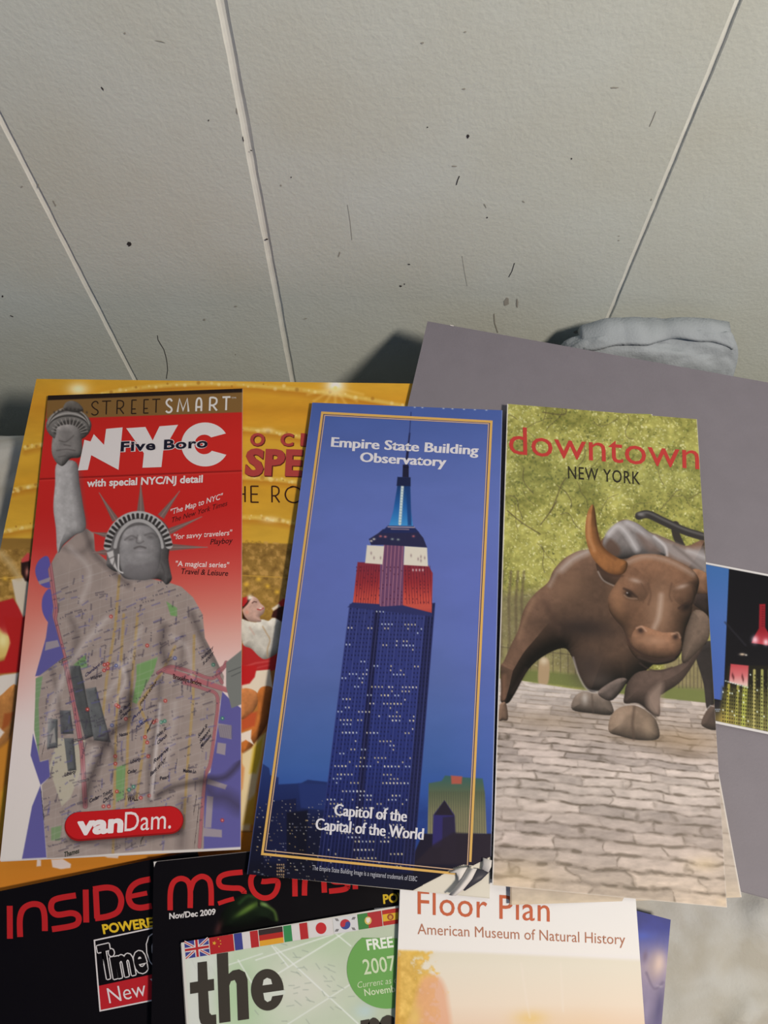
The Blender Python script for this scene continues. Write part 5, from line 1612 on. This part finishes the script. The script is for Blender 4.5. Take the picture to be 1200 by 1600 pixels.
    def strip(name, left, right, mat, hs):
        n = len(left)
        V, F = [], []
        for side in (0, 1):
            for (lx, ly), (rx, ry), h in zip(left, right, hs):
                m = 6
                for k in range(m):
                    t = k / (m - 1)
                    V.append(P(lx + (rx - lx) * t, ly + (ry - ly) * t, h[0] * (1 - t) + h[1] * t + 0.0012 * math.sin(math.pi * t) * h[2] - 0.00025 * side))
        m = 6
        for side in (0, 1):
            o_ = side * n * m
            for j in range(n - 1):
                for k in range(m - 1):
                    q = (o_ + j * m + k, o_ + (j + 1) * m + k, o_ + (j + 1) * m + k + 1, o_ + j * m + k + 1)
                    F.append(q if side == 0 else q[::-1])
        ring = [k for k in range(m)] + [j * m + m - 1 for j in range(1, n)] + [(n - 1) * m + k for k in range(m - 2, -1, -1)] + [j * m for j in range(n - 2, 0, -1)]
        o_ = n * m
        for a, c in zip(ring, ring[1:] + ring[:1]):
            F.append((a, c, o_ + c, o_ + a))
        return mesh_obj(name, V, F, mat, r, True)
    flap = strip('torn_flap', [(731, 1356), (722, 1371), (711, 1386), (701, 1398)], [(745, 1357), (737, 1373), (724, 1389), (712, 1399)], M_PAPER, [(0.0016, 0.0030, 1.6)] * 4)
    fold = strip('torn_flap', [(707, 1361), (712, 1358), (719, 1356), (730, 1355)], [(702, 1364), (713, 1364), (716, 1372), (716, 1380)], M_PAPER, [(0.0004, 0.0006, 0.4), (0.0012, 0.0012, 0.4), (0.0016, 0.0012, 0.4), (0.0018, 0.0014, 0.2)])
    lip = strip('torn_flap', [(754, 1340), (754, 1349), (752, 1358)], [(768, 1344), (767, 1354), (763, 1363)], M_PAPER, [(0.0006, 0.0020, 0.4), (0.0010, 0.0024, 0.3), (0.0006, 0.0012, 0.2)])
    back = strip('torn_flap', [(744, 1357), (735, 1373), (722, 1390)], [(766, 1361), (752, 1375), (726, 1392)], M_DARKINK, [(0.0009, 0.0006, 0.3)] * 3)
    back['label'] = 'dark printed back of the flap'


M_DARKINK = flat_material('dark_printed_paper', (58, 56, 62), 0.5, 0.3)
blue_brochure()


# ------------------------------------------------------------------ downtown brochure with a bronze bull
def bull_brochure():
    TL, TR, BR, BL = (792.5, 631), (1089, 655), (1136, 1418), (769, 1383)
    zz = [0.0276, 0.0276, 0.0180, 0.0224]
    s = Sheet([TL, TR, BR, BL], zz, 0.95)
    X, Y = s.X, s.Y
    full = (slice(None), slice(None))
    # leaves
    rg = np.random.default_rng(9)
    g1, g2 = fbm(X / 46, Y / 34, 31, 4), fbm(X / 8, Y / 7, 37, 3)
    a = np.array([154, 149, 76.])
    s.fill(lambda X, Y: a + (g1 - 0.5)[..., None] * np.array([70, 66, 44]) + (g2 - 0.5)[..., None] * np.array([70, 66, 40]))
    n = 9000
    pts = np.stack([rg.uniform(770, 1105, n), rg.uniform(628, 1075, n)], 1)
    tone = fbm(pts[:, 0] / 46, pts[:, 1] / 34, 31, 4)
    leafc = [(198, 192, 108), (180, 178, 96), (212, 204, 130), (164, 164, 86), (188, 186, 124), (222, 216, 158)]
    dark = [(98, 104, 46), (84, 88, 46), (112, 112, 60), (122, 124, 58)]
    order = tone + rg.normal(0, 0.10, n)
    li = pts[order > 0.47]
    di = pts[order <= 0.47]
    s.dabs(di, rg.uniform(1.0, 2.6, len(di)), dark, 0.62, 0.6, rg.uniform(0, 180, len(di)))
    s.dabs(li, rg.uniform(1.0, 2.4, len(li)), leafc, 0.72, 0.6, rg.uniform(0, 180, len(li)))
    s.blend(full, np.clip((760 - np.abs(Y - 745) * 14) / 760, 0, 1) * 0.15, (130, 140, 90))
    s.blend(full, np.clip((Y - 900) / 60, 0, 1) * np.clip((1050 - Y) / 60, 0, 1) * 0.3, (120, 110, 80))
    # branches
    for k in range(34):
        x, y = rg.uniform(780, 1090), rg.uniform(640, 960)
        t = rg.uniform(0, 2 * math.pi)
        p = [(x, y)]
        for j in range(5):
            t += rg.normal(0, 0.35)
            p.append((p[-1][0] + 9 * math.cos(t), p[-1][1] + 9 * math.sin(t)))
        s.line(p, rg.uniform(0.6, 1.5), (84, 74, 52), 0.6, 0.8, True)
    for p in (Z(5, [(90, 540), (150, 590), (230, 640)]), Z(5, [(230, 600), (280, 530), (320, 430), (340, 400)]), Z(5, [(270, 550), (300, 500)]), Z(5, [(240, 120), (330, 130), (340, 95)])):
        s.line(p, 1.6, (82, 70, 48), 0.75, 0.9, True)
    # fence, trunks and grass behind the bull
    s.poly(Z(5, [(40, 890), (250, 880), (420, 1010), (420, 1250), (40, 1250)]), (112, 100, 78), 0.55, 8)
    for x in (95, 125, 150, 60):
        s.line(Z(5, [(x + 10, 800), (x, 920), (x + 4, 1160)]), 3.5, (92, 78, 58), 0.7, 2)
    for k in range(12):
        s.line(Z(5, [(60 + 32 * k, 1110), (60 + 32 * k, 1240)]), 1.2, (70, 60, 48), 0.6, 0.8)
    s.line(Z(5, [(60, 1120), (420, 1160)]), 1.2, (70, 60, 48), 0.6, 0.8)
    s.poly(Z(6, [(40, 60), (380, 90), (960, 150), (970, 230), (380, 150), (40, 110)]), (106, 112, 60), 0.95, 3)
    s.poly(Z(6, [(760, 20), (970, 30), (970, 160), (760, 140)]), (126, 112, 82), 0.8, 4)
    for k in range(10):
        s.line(Z(6, [(820 + 16 * k, 20), (820 + 16 * k, 150)]), 1.1, (70, 62, 50), 0.7, 0.8)
    s.poly(Z(6, [(225, 40), (245, 20), (268, 40), (262, 130), (222, 130)]), (168, 140, 106), 0.95, 1.5, True)
    s.blob(*Z(6, [(245, 34)])[0], 6, 6, (206, 190, 160), 0.8)
    # ---- cobbles
    gy = grad([(1060, (204, 192, 180)), (1090, (192, 178, 166)), (1120, (174, 158, 144)), (1180, (184, 168, 156)), (1230, (198, 182, 168)), (1300, (184, 168, 156)), (1350, (186, 168, 152)), (1420, (200, 178, 152))])
    ground = Z(6, [(-40, 100), (140, 118), (380, 155), (960, 215), (1050, 225), (1050, 1150), (-40, 1150)])
    yy = Y - 0.09 * (X - 780) + 9.0 * (fbm(X / 30, Y / 26, 51, 2) - 0.5) * np.clip((Y - 1060) / 200, 0.25, 1)
    dep = 12600.0 / np.clip(yy - 795, 60, None)
    row = np.floor(dep)
    fr = dep - row
    h = np.sin(row * 12.9898) * 43758.5453
    h = h - np.floor(h)
    col_ = (X - 900) / np.clip(yy - 795, 60, None) * 5.6 + h * 3 + 0.7 * (fbm(X / 25, Y / 25, 61, 2) - 0.5)
    fc = col_ - np.floor(col_)
    hv = np.sin((row * 7.13 + np.floor(col_) * 3.77)) * 9999.17
    hv = hv - np.floor(hv)
    mort = np.maximum(np.clip(1 - np.minimum(fr, 1 - fr) / 0.22, 0, 1), 0.6 * np.clip(1 - np.minimum(fc, 1 - fc) / 0.08, 0, 1))
    mort = mort * (0.35 + 1.0 * np.clip(fbm(X / 18, Y / 9, 71, 3) * 3.2 - 1.2, 0, 1))
    stone = gy(X, Y) * (0.86 + 0.2 * hv + 0.26 * (fbm(X / 16, Y / 6, 81, 4) - 0.5))[..., None]
    stone = stone * (1 - 0.46 * np.clip(mort, 0, 1) * np.clip((Y - 1080) / 60, 0.4, 1))[..., None] + np.array([10, 6, 0]) * mort[..., None]
    m = s.mask(ground, 1.0)
    s.col = s.col * (1 - m[..., None]) + stone * m[..., None]
    s.clip = m
    s.blend(full, 0.35 * np.exp(-((Y - 1290 - 0.1 * (X - 900)) / 30) ** 2) * fbm(X / 60, Y / 20, 91, 3), (130, 112, 94))
    s.blob(*Z(6, [(830, 370)])[0], 70, 18, (150, 122, 86), 0.55, 6)
    s.blob(*Z(6, [(260, 290)])[0], 60, 12, (150, 130, 106), 0.5, 4)
    s.blob(*Z(6, [(850, 430)])[0], 40, 8, (110, 92, 72), 0.5, 6)
    s.blob(*Z(6, [(630, 365)])[0], 50, 7, (112, 94, 74), 0.55, 4)
    s.blob(*Z(6, [(450, 250)])[0], 34, 5, (120, 104, 86), 0.6, 4)
    s.blob(*Z(6, [(120, 950)])[0], 60, 26, (206, 180, 140), 0.5)
    s.blob(*Z(6, [(930, 900)])[0], 26, 12, (206, 180, 136), 0.5)
    s.clip = None

    # ---- the bronze bull
    br, brl, brd = (112, 84, 66), (168, 148, 134), (52, 40, 34)
    inside = s.mask([TL, TR, BR, BL], 0.5)
    s.clip = inside
    # tail
    s.line(Z(5, [(805, 600), (808, 640), (830, 690)]), 12, (52, 46, 42), 1, 1.0, True)
    tl = spline(Z(5, [(650, 562), (690, 556), (760, 588), (850, 628), (960, 660)]), n=8)
    s.line(tl, 12.5, (50, 46, 44), 1, 1.0)
    s.line([(x, y - 2.5) for x, y in tl], 2.5, (120, 116, 112), 0.7, 2)
    s.blob(*Z(5, [(660, 556)])[0], 6, 3, (140, 134, 130), 0.7, 10)
    # far hind leg and hoof
    s.solid(Z(6, [(890, -20), (985, -40), (985, 120), (975, 240), (940, 240), (925, 130)]), (52, 46, 44), 12, amb=0.6, k=0.45)
    s.solid(Z(6, [(918, 310), (930, 260), (960, 225), (985, 225), (985, 325)]), (86, 70, 60), 10, amb=0.6, k=0.5)
    s.line(Z(6, [(930, 250), (955, 225), (968, 228)]), 1.5, (190, 178, 166), 0.8, 1)
    # left shoulder, foreleg and hoof
    body = Z(5, [(448, 700), (390, 712), (330, 745), (285, 795), (262, 845), (205, 895), (160, 960), (135, 1050), (105, 1110), (75, 1180)]) + \
        Z(6, [(60, 60), (62, 150), (62, 208), (92, 214), (120, 175), (180, 70), (250, 10), (330, -20), (365, 20), (395, 95), (430, 155), (470, 165), (560, 130), (620, 125)]) + \
        Z(5, [(760, 1160), (900, 1120), (945, 1060), (945, 690), (850, 690), (760, 655), (690, 628), (640, 592), (585, 578), (540, 605), (500, 655)])
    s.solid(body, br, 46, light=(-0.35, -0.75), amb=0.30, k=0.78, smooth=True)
    # hump and back with bright sky reflections
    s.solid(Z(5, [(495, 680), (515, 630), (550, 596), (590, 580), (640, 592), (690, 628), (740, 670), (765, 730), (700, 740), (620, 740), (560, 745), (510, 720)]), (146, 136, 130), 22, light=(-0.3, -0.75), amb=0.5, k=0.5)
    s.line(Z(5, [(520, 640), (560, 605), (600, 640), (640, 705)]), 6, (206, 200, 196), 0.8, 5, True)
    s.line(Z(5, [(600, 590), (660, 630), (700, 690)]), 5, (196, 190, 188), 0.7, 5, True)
    s.poly(Z(5, [(505, 690), (530, 660), (570, 700), (560, 735), (520, 720)]), (84, 62, 50), 0.8, 3, True)
    s.poly(Z(5, [(640, 640), (690, 660), (740, 715), (690, 715)]), (104, 84, 74), 0.7, 4, True)
    s.poly(Z(5, [(700, 640), (780, 670), (860, 700), (935, 705), (940, 810), (860, 770), (780, 730)]), (150, 142, 138), 0.8, 5, True)
    s.line(Z(5, [(715, 650), (760, 690), (770, 730)]), 3, (206, 200, 196), 0.8, 2.5, True)
    s.line(Z(5, [(800, 690), (850, 730), (920, 790)]), 3, (92, 82, 76), 0.7, 3, True)
    s.line(Z(5, [(860, 710), (935, 740)]), 5, (196, 190, 186), 0.6, 4)
    # shoulder highlights and chest shade
    s.line(Z(5, [(320, 790), (370, 745), (430, 715)]), 7, (196, 186, 176), 0.75, 6, True)
    s.line(Z(5, [(270, 860), (300, 800)]), 4, (176, 160, 146), 0.6, 4)
    s.blob(*Z(5, [(360, 860)])[0], 30, 24, (132, 100, 76), 0.5, -30)
    s.line(Z(5, [(200, 920), (160, 1010), (140, 1080)]), 4, (156, 120, 92), 0.6, 5, True)
    s.blob(*Z(5, [(420, 1040)])[0], 46, 16, (38, 30, 28), 0.8, 4)
    s.blob(*Z(6, [(440, 60)])[0], 30, 26, (52, 42, 38), 0.75, 20)
    s.blob(*Z(6, [(480, 120)])[0], 24, 12, (76, 66, 60), 0.6)
    s.line(Z(5, [(250, 930), (290, 1010), (310, 1060)]), 6, (66, 48, 40), 0.6, 6, True)
    s.line(Z(5, [(190, 1020), (250, 1010), (310, 1040)]), 3, (74, 56, 46), 0.6, 4, True)
    s.line(Z(6, [(75, 100), (75, 200)]), 4, (140, 100, 76), 0.6, 4)
    s.line(Z(6, [(110, 170), (170, 70)]), 4, (60, 44, 38), 0.7, 4)
    s.line(Z(6, [(370, 20), (395, 100), (430, 155), (480, 165)]), 2.2, (176, 166, 158), 0.7, 1.6, True)
    s.solid(Z(6, [(52, 285), (56, 230), (66, 212), (84, 216), (92, 282), (70, 288)]), (132, 104, 84), 6, amb=0.6, k=0.5)
    # far forefoot
    s.solid(Z(6, [(366, 242), (374, 190), (410, 166), (450, 172), (500, 180), (528, 205), (538, 262), (450, 258)]), (128, 112, 98), 14, light=(-0.4, -0.8), amb=0.55, k=0.5)
    s.blob(*Z(6, [(420, 195)])[0], 5, 9, (188, 178, 166), 0.7)
    s.line(Z(6, [(450, 180), (455, 255)]), 2.2, (74, 62, 54), 0.7, 2)
    s.solid(Z(6, [(480, 160), (560, 110), (600, 120), (540, 200), (490, 190)]), (120, 104, 94), 9, amb=0.5, k=0.5)
    # near foreleg and hoof
    s.solid(Z(6, [(600, 130), (650, 80), (760, 70), (840, 40), (860, 0), (930, -40), (840, 110), (760, 170), (740, 190), (738, 268), (700, 255), (650, 215), (590, 215), (588, 180)]), (92, 74, 64), 24, light=(0.3, -0.6), amb=0.5, k=0.55)
    s.poly(Z(6, [(690, 180), (750, 130), (735, 260), (690, 240)]), (150, 128, 112), 0.7, 5, True)
    s.line(Z(6, [(592, 210), (650, 215), (720, 272)]), 2.2, (40, 32, 28), 0.8, 1.6, True)
    s.solid(Z(6, [(522, 335), (528, 275), (560, 238), (600, 225), (645, 228), (700, 262), (728, 300), (733, 365), (650, 372), (570, 355)]), (136, 114, 94), 22, light=(-0.5, -0.6), amb=0.52, k=0.55)
    s.line(Z(6, [(630, 232), (622, 300), (628, 368)]), 3, (74, 58, 48), 0.8, 2.5)
    s.blob(*Z(6, [(570, 285)])[0], 8, 14, (176, 150, 126), 0.5, 20)
    s.blob(*Z(6, [(690, 320)])[0], 10, 16, (166, 142, 116), 0.5, -10)
    # head
    s.solid(Z(5, [(880, 790), (945, 815), (945, 895), (900, 895), (870, 870)]), (146, 106, 78), 14, light=(-0.2, -0.8), amb=0.55, k=0.5)
    s.solid(Z(5, [(870, 900), (945, 900), (945, 970), (905, 955), (880, 935)]), (58, 46, 42), 10, amb=0.6, k=0.45)
    s.solid(Z(5, [(470, 755), (520, 790), (580, 815), (610, 830), (590, 872), (545, 860), (495, 838), (474, 800)]), (82, 60, 48), 10, amb=0.6, k=0.5)
    s.line(Z(5, [(476, 800), (500, 838), (560, 866)]), 1.8, (186, 172, 158), 0.7, 1.4, True)
    head = Z(5, [(590, 760), (625, 732), (680, 724), (740, 728), (800, 748), (870, 785), (905, 830), (900, 880), (880, 930), (872, 985), (850, 1040), (838, 1090), (832, 1140), (800, 1180), (740, 1196), (690, 1190), (640, 1170), (605, 1120), (596, 1080), (580, 1040), (545, 1000), (522, 960), (520, 910), (545, 860), (575, 815)])
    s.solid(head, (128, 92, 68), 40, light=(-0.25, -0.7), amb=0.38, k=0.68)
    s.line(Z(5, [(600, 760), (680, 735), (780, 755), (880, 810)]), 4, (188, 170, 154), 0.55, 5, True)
    s.blob(*Z(5, [(740, 960)])[0], 20, 40, (158, 124, 98), 0.6, 6)
    s.line(Z(5, [(745, 900), (735, 990), (715, 1040)]), 4, (206, 186, 168), 0.6, 5, True)
    s.blob(*Z(5, [(560, 930)])[0], 12, 26, (150, 108, 76), 0.5, -10)
    s.line(Z(5, [(540, 1000), (590, 1050), (600, 1100)]), 4, (62, 46, 38), 0.6, 4, True)
    # brows and eyes
    for ex, ey, sg in ((640, 870, 1), (838, 895, -1)):
        s.solid(Z(5, [(ex - 40, ey + 10), (ex - 30, ey - 40), (ex + 10, ey - 55), (ex + 45, ey - 25), (ex + 50, ey + 25), (ex + 20, ey + 55), (ex - 20, ey + 40)]), (126, 92, 70), 20, light=(-0.3, -0.75), amb=0.6, k=0.44, a=0.5, soft=4)
        s.blob(*Z(5, [(ex - 4, ey - 32)])[0], 9, 3.4, (204, 188, 174), 0.45, 15 * sg)
    s.line(Z(5, [(586, 872), (612, 884), (640, 908)]), 3.2, (56, 40, 32), 0.8, 1.6, True)
    s.blob(*Z(5, [(606, 897)])[0], 7.5, 5.5, (28, 20, 18), 0.95, 35)
    s.blob(*Z(5, [(600, 890)])[0], 1.4, 1.2, (190, 180, 170), 0.8)
    s.line(Z(5, [(588, 900), (606, 912), (640, 915)]), 1.6, (160, 130, 106), 0.7, 1.4, True)
    s.line(Z(5, [(820, 955), (848, 936), (874, 925)]), 3.2, (56, 40, 32), 0.8, 1.6, True)
    s.blob(*Z(5, [(853, 951)])[0], 9, 5.2, (28, 20, 18), 0.95, -30)
    s.line(Z(5, [(690, 850), (700, 900), (690, 940)]), 2, (84, 60, 46), 0.7, 2, True)
    s.line(Z(5, [(660, 850), (680, 890), (668, 930)]), 1.5, (84, 60, 46), 0.6, 1.6, True)
    s.line(Z(5, [(790, 850), (780, 900), (790, 925)]), 2, (84, 60, 46), 0.7, 2, True)
    s.line(Z(5, [(900, 970), (890, 1040), (850, 1130)]), 2.4, (188, 168, 148), 0.6, 2, True)
    # cheek at the right, under the head
    s.solid(Z(5, [(880, 970), (945, 990), (948, 1080), (900, 1140), (840, 1190), (835, 1120)]), (120, 100, 84), 20, light=(0.2, -0.6), amb=0.5, k=0.5)
    # muzzle
    s.solid(Z(5, [(618, 1085), (630, 1050), (660, 1030), (700, 1042), (750, 1058), (800, 1060), (828, 1085), (828, 1130), (800, 1165), (740, 1170), (680, 1160), (630, 1130)]), (150, 108, 80), 18, light=(-0.2, -0.8), amb=0.55, k=0.5)
    s.blob(*Z(5, [(657, 1050)])[0], 6, 5, (44, 30, 26), 0.9, 30)
    s.blob(*Z(5, [(806, 1078)])[0], 5.5, 5, (44, 30, 26), 0.9, -30)
    s.line(Z(5, [(640, 1040), (662, 1034), (680, 1052)]), 2.4, (190, 150, 122), 0.7, 1.6, True)
    s.line(Z(5, [(790, 1066), (815, 1060), (826, 1080)]), 2.4, (184, 146, 118), 0.7, 1.6, True)
    s.blob(*Z(5, [(720, 1095)])[0], 20, 7, (178, 136, 106), 0.6, 6)
    s.line(Z(5, [(605, 1090), (620, 1120), (680, 1160), (745, 1172), (800, 1160), (825, 1140)]), 2.4, (58, 40, 34), 0.8, 1.8, True)
    s.line(Z(6, [(655, 45), (690, 68), (740, 78), (790, 62)]), 2.2, (60, 46, 40), 0.8, 1.6, True)
    s.line(Z(6, [(650, 20), (720, 40), (800, 25)]), 4, (74, 56, 48), 0.7, 3, True)
    # horn
    horn = Z(5, [(450, 514), (432, 545), (422, 600), (424, 660), (442, 720), (470, 765), (510, 800), (560, 815), (592, 800), (600, 760), (560, 740), (520, 715), (490, 680), (474, 620), (466, 560), (460, 525)])
    s.solid(horn, (150, 98, 56), 13, light=(-0.6, -0.3), amb=0.58, k=0.5)
    s.line(Z(5, [(440, 560), (436, 640), (460, 710)]), 3, (196, 146, 100), 0.6, 3, True)
    s.line(Z(5, [(478, 640), (500, 700), (550, 745)]), 3, (96, 58, 34), 0.6, 3, True)
    s.line(Z(5, [(470, 770), (520, 812), (580, 818)]), 2, (60, 40, 30), 0.7, 2, True)
    s.clip = None
    # white fold edges
    s.line([TL, BL], 3.0, (214, 206, 196), 0.9, 0.8)
    s.line([(1090, 656), (1107, 900), (1137, 1418)], 3.0, (212, 204, 192), 0.85, 0.9)
    s.line([BL, BR], 1.6, (206, 196, 180), 0.7, 0.9)
    s.blob(1128, 1409, 10, 6, (214, 188, 150), 0.5)  # warm lamp glint painted onto the stones near the corner

    s.text('downtown', *Z(5, [(97, 297), (907, 364)]), 43, (184, 58, 52), 0.0, layer=1)
    s.text('NEW YORK', *Z(5, [(348, 402), (655, 428)]), 19, (46, 42, 30), 0.008, layer=1, spacing=1.12)

    r = thing('brochure', 'tall brochure with a bronze bull on cobbles under leafy trees', 'brochure', s.origin - np.array([0, 0, 0.002]))
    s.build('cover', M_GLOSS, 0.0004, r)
    # second leaf, swung round below the first
    q = Sheet([(800, 641), (1019, 647), (1159, 1402), (797, 1414)], [0.0265, 0.0263, 0.0160, 0.0208], 1.6, (190, 172, 148))
    g = fbm(q.X / 16, q.Y / 6, 83, 4)
    q.fill(lambda X, Y: grad([(640, (150, 150, 78)), (900, (150, 146, 84)), (1000, (176, 166, 150)), (1200, (182, 168, 152)), (1370, (176, 160, 142)), (1420, (196, 176, 146))])(X, Y) * (0.9 + 0.2 * g)[..., None])
    for y in (1180, 1215, 1255, 1300, 1350):
        q.line([(1118, y), (1160, y + 5)], 1.6, (120, 104, 88), 0.6, 1.4)
    q.line([(1019, 647), (1159, 1402)], 2.6, (216, 208, 196), 0.9, 0.8)
    q.line([(797, 1413), (1159, 1401)], 2.0, (200, 180, 150), 0.6, 0.9)
    q.line([(798, 1385), (798, 1414)], 1.8, (90, 70, 50), 0.7, 0.8)
    q.build('inner_leaf', M_GLOSS, 0.0004, r)


bull_brochure()
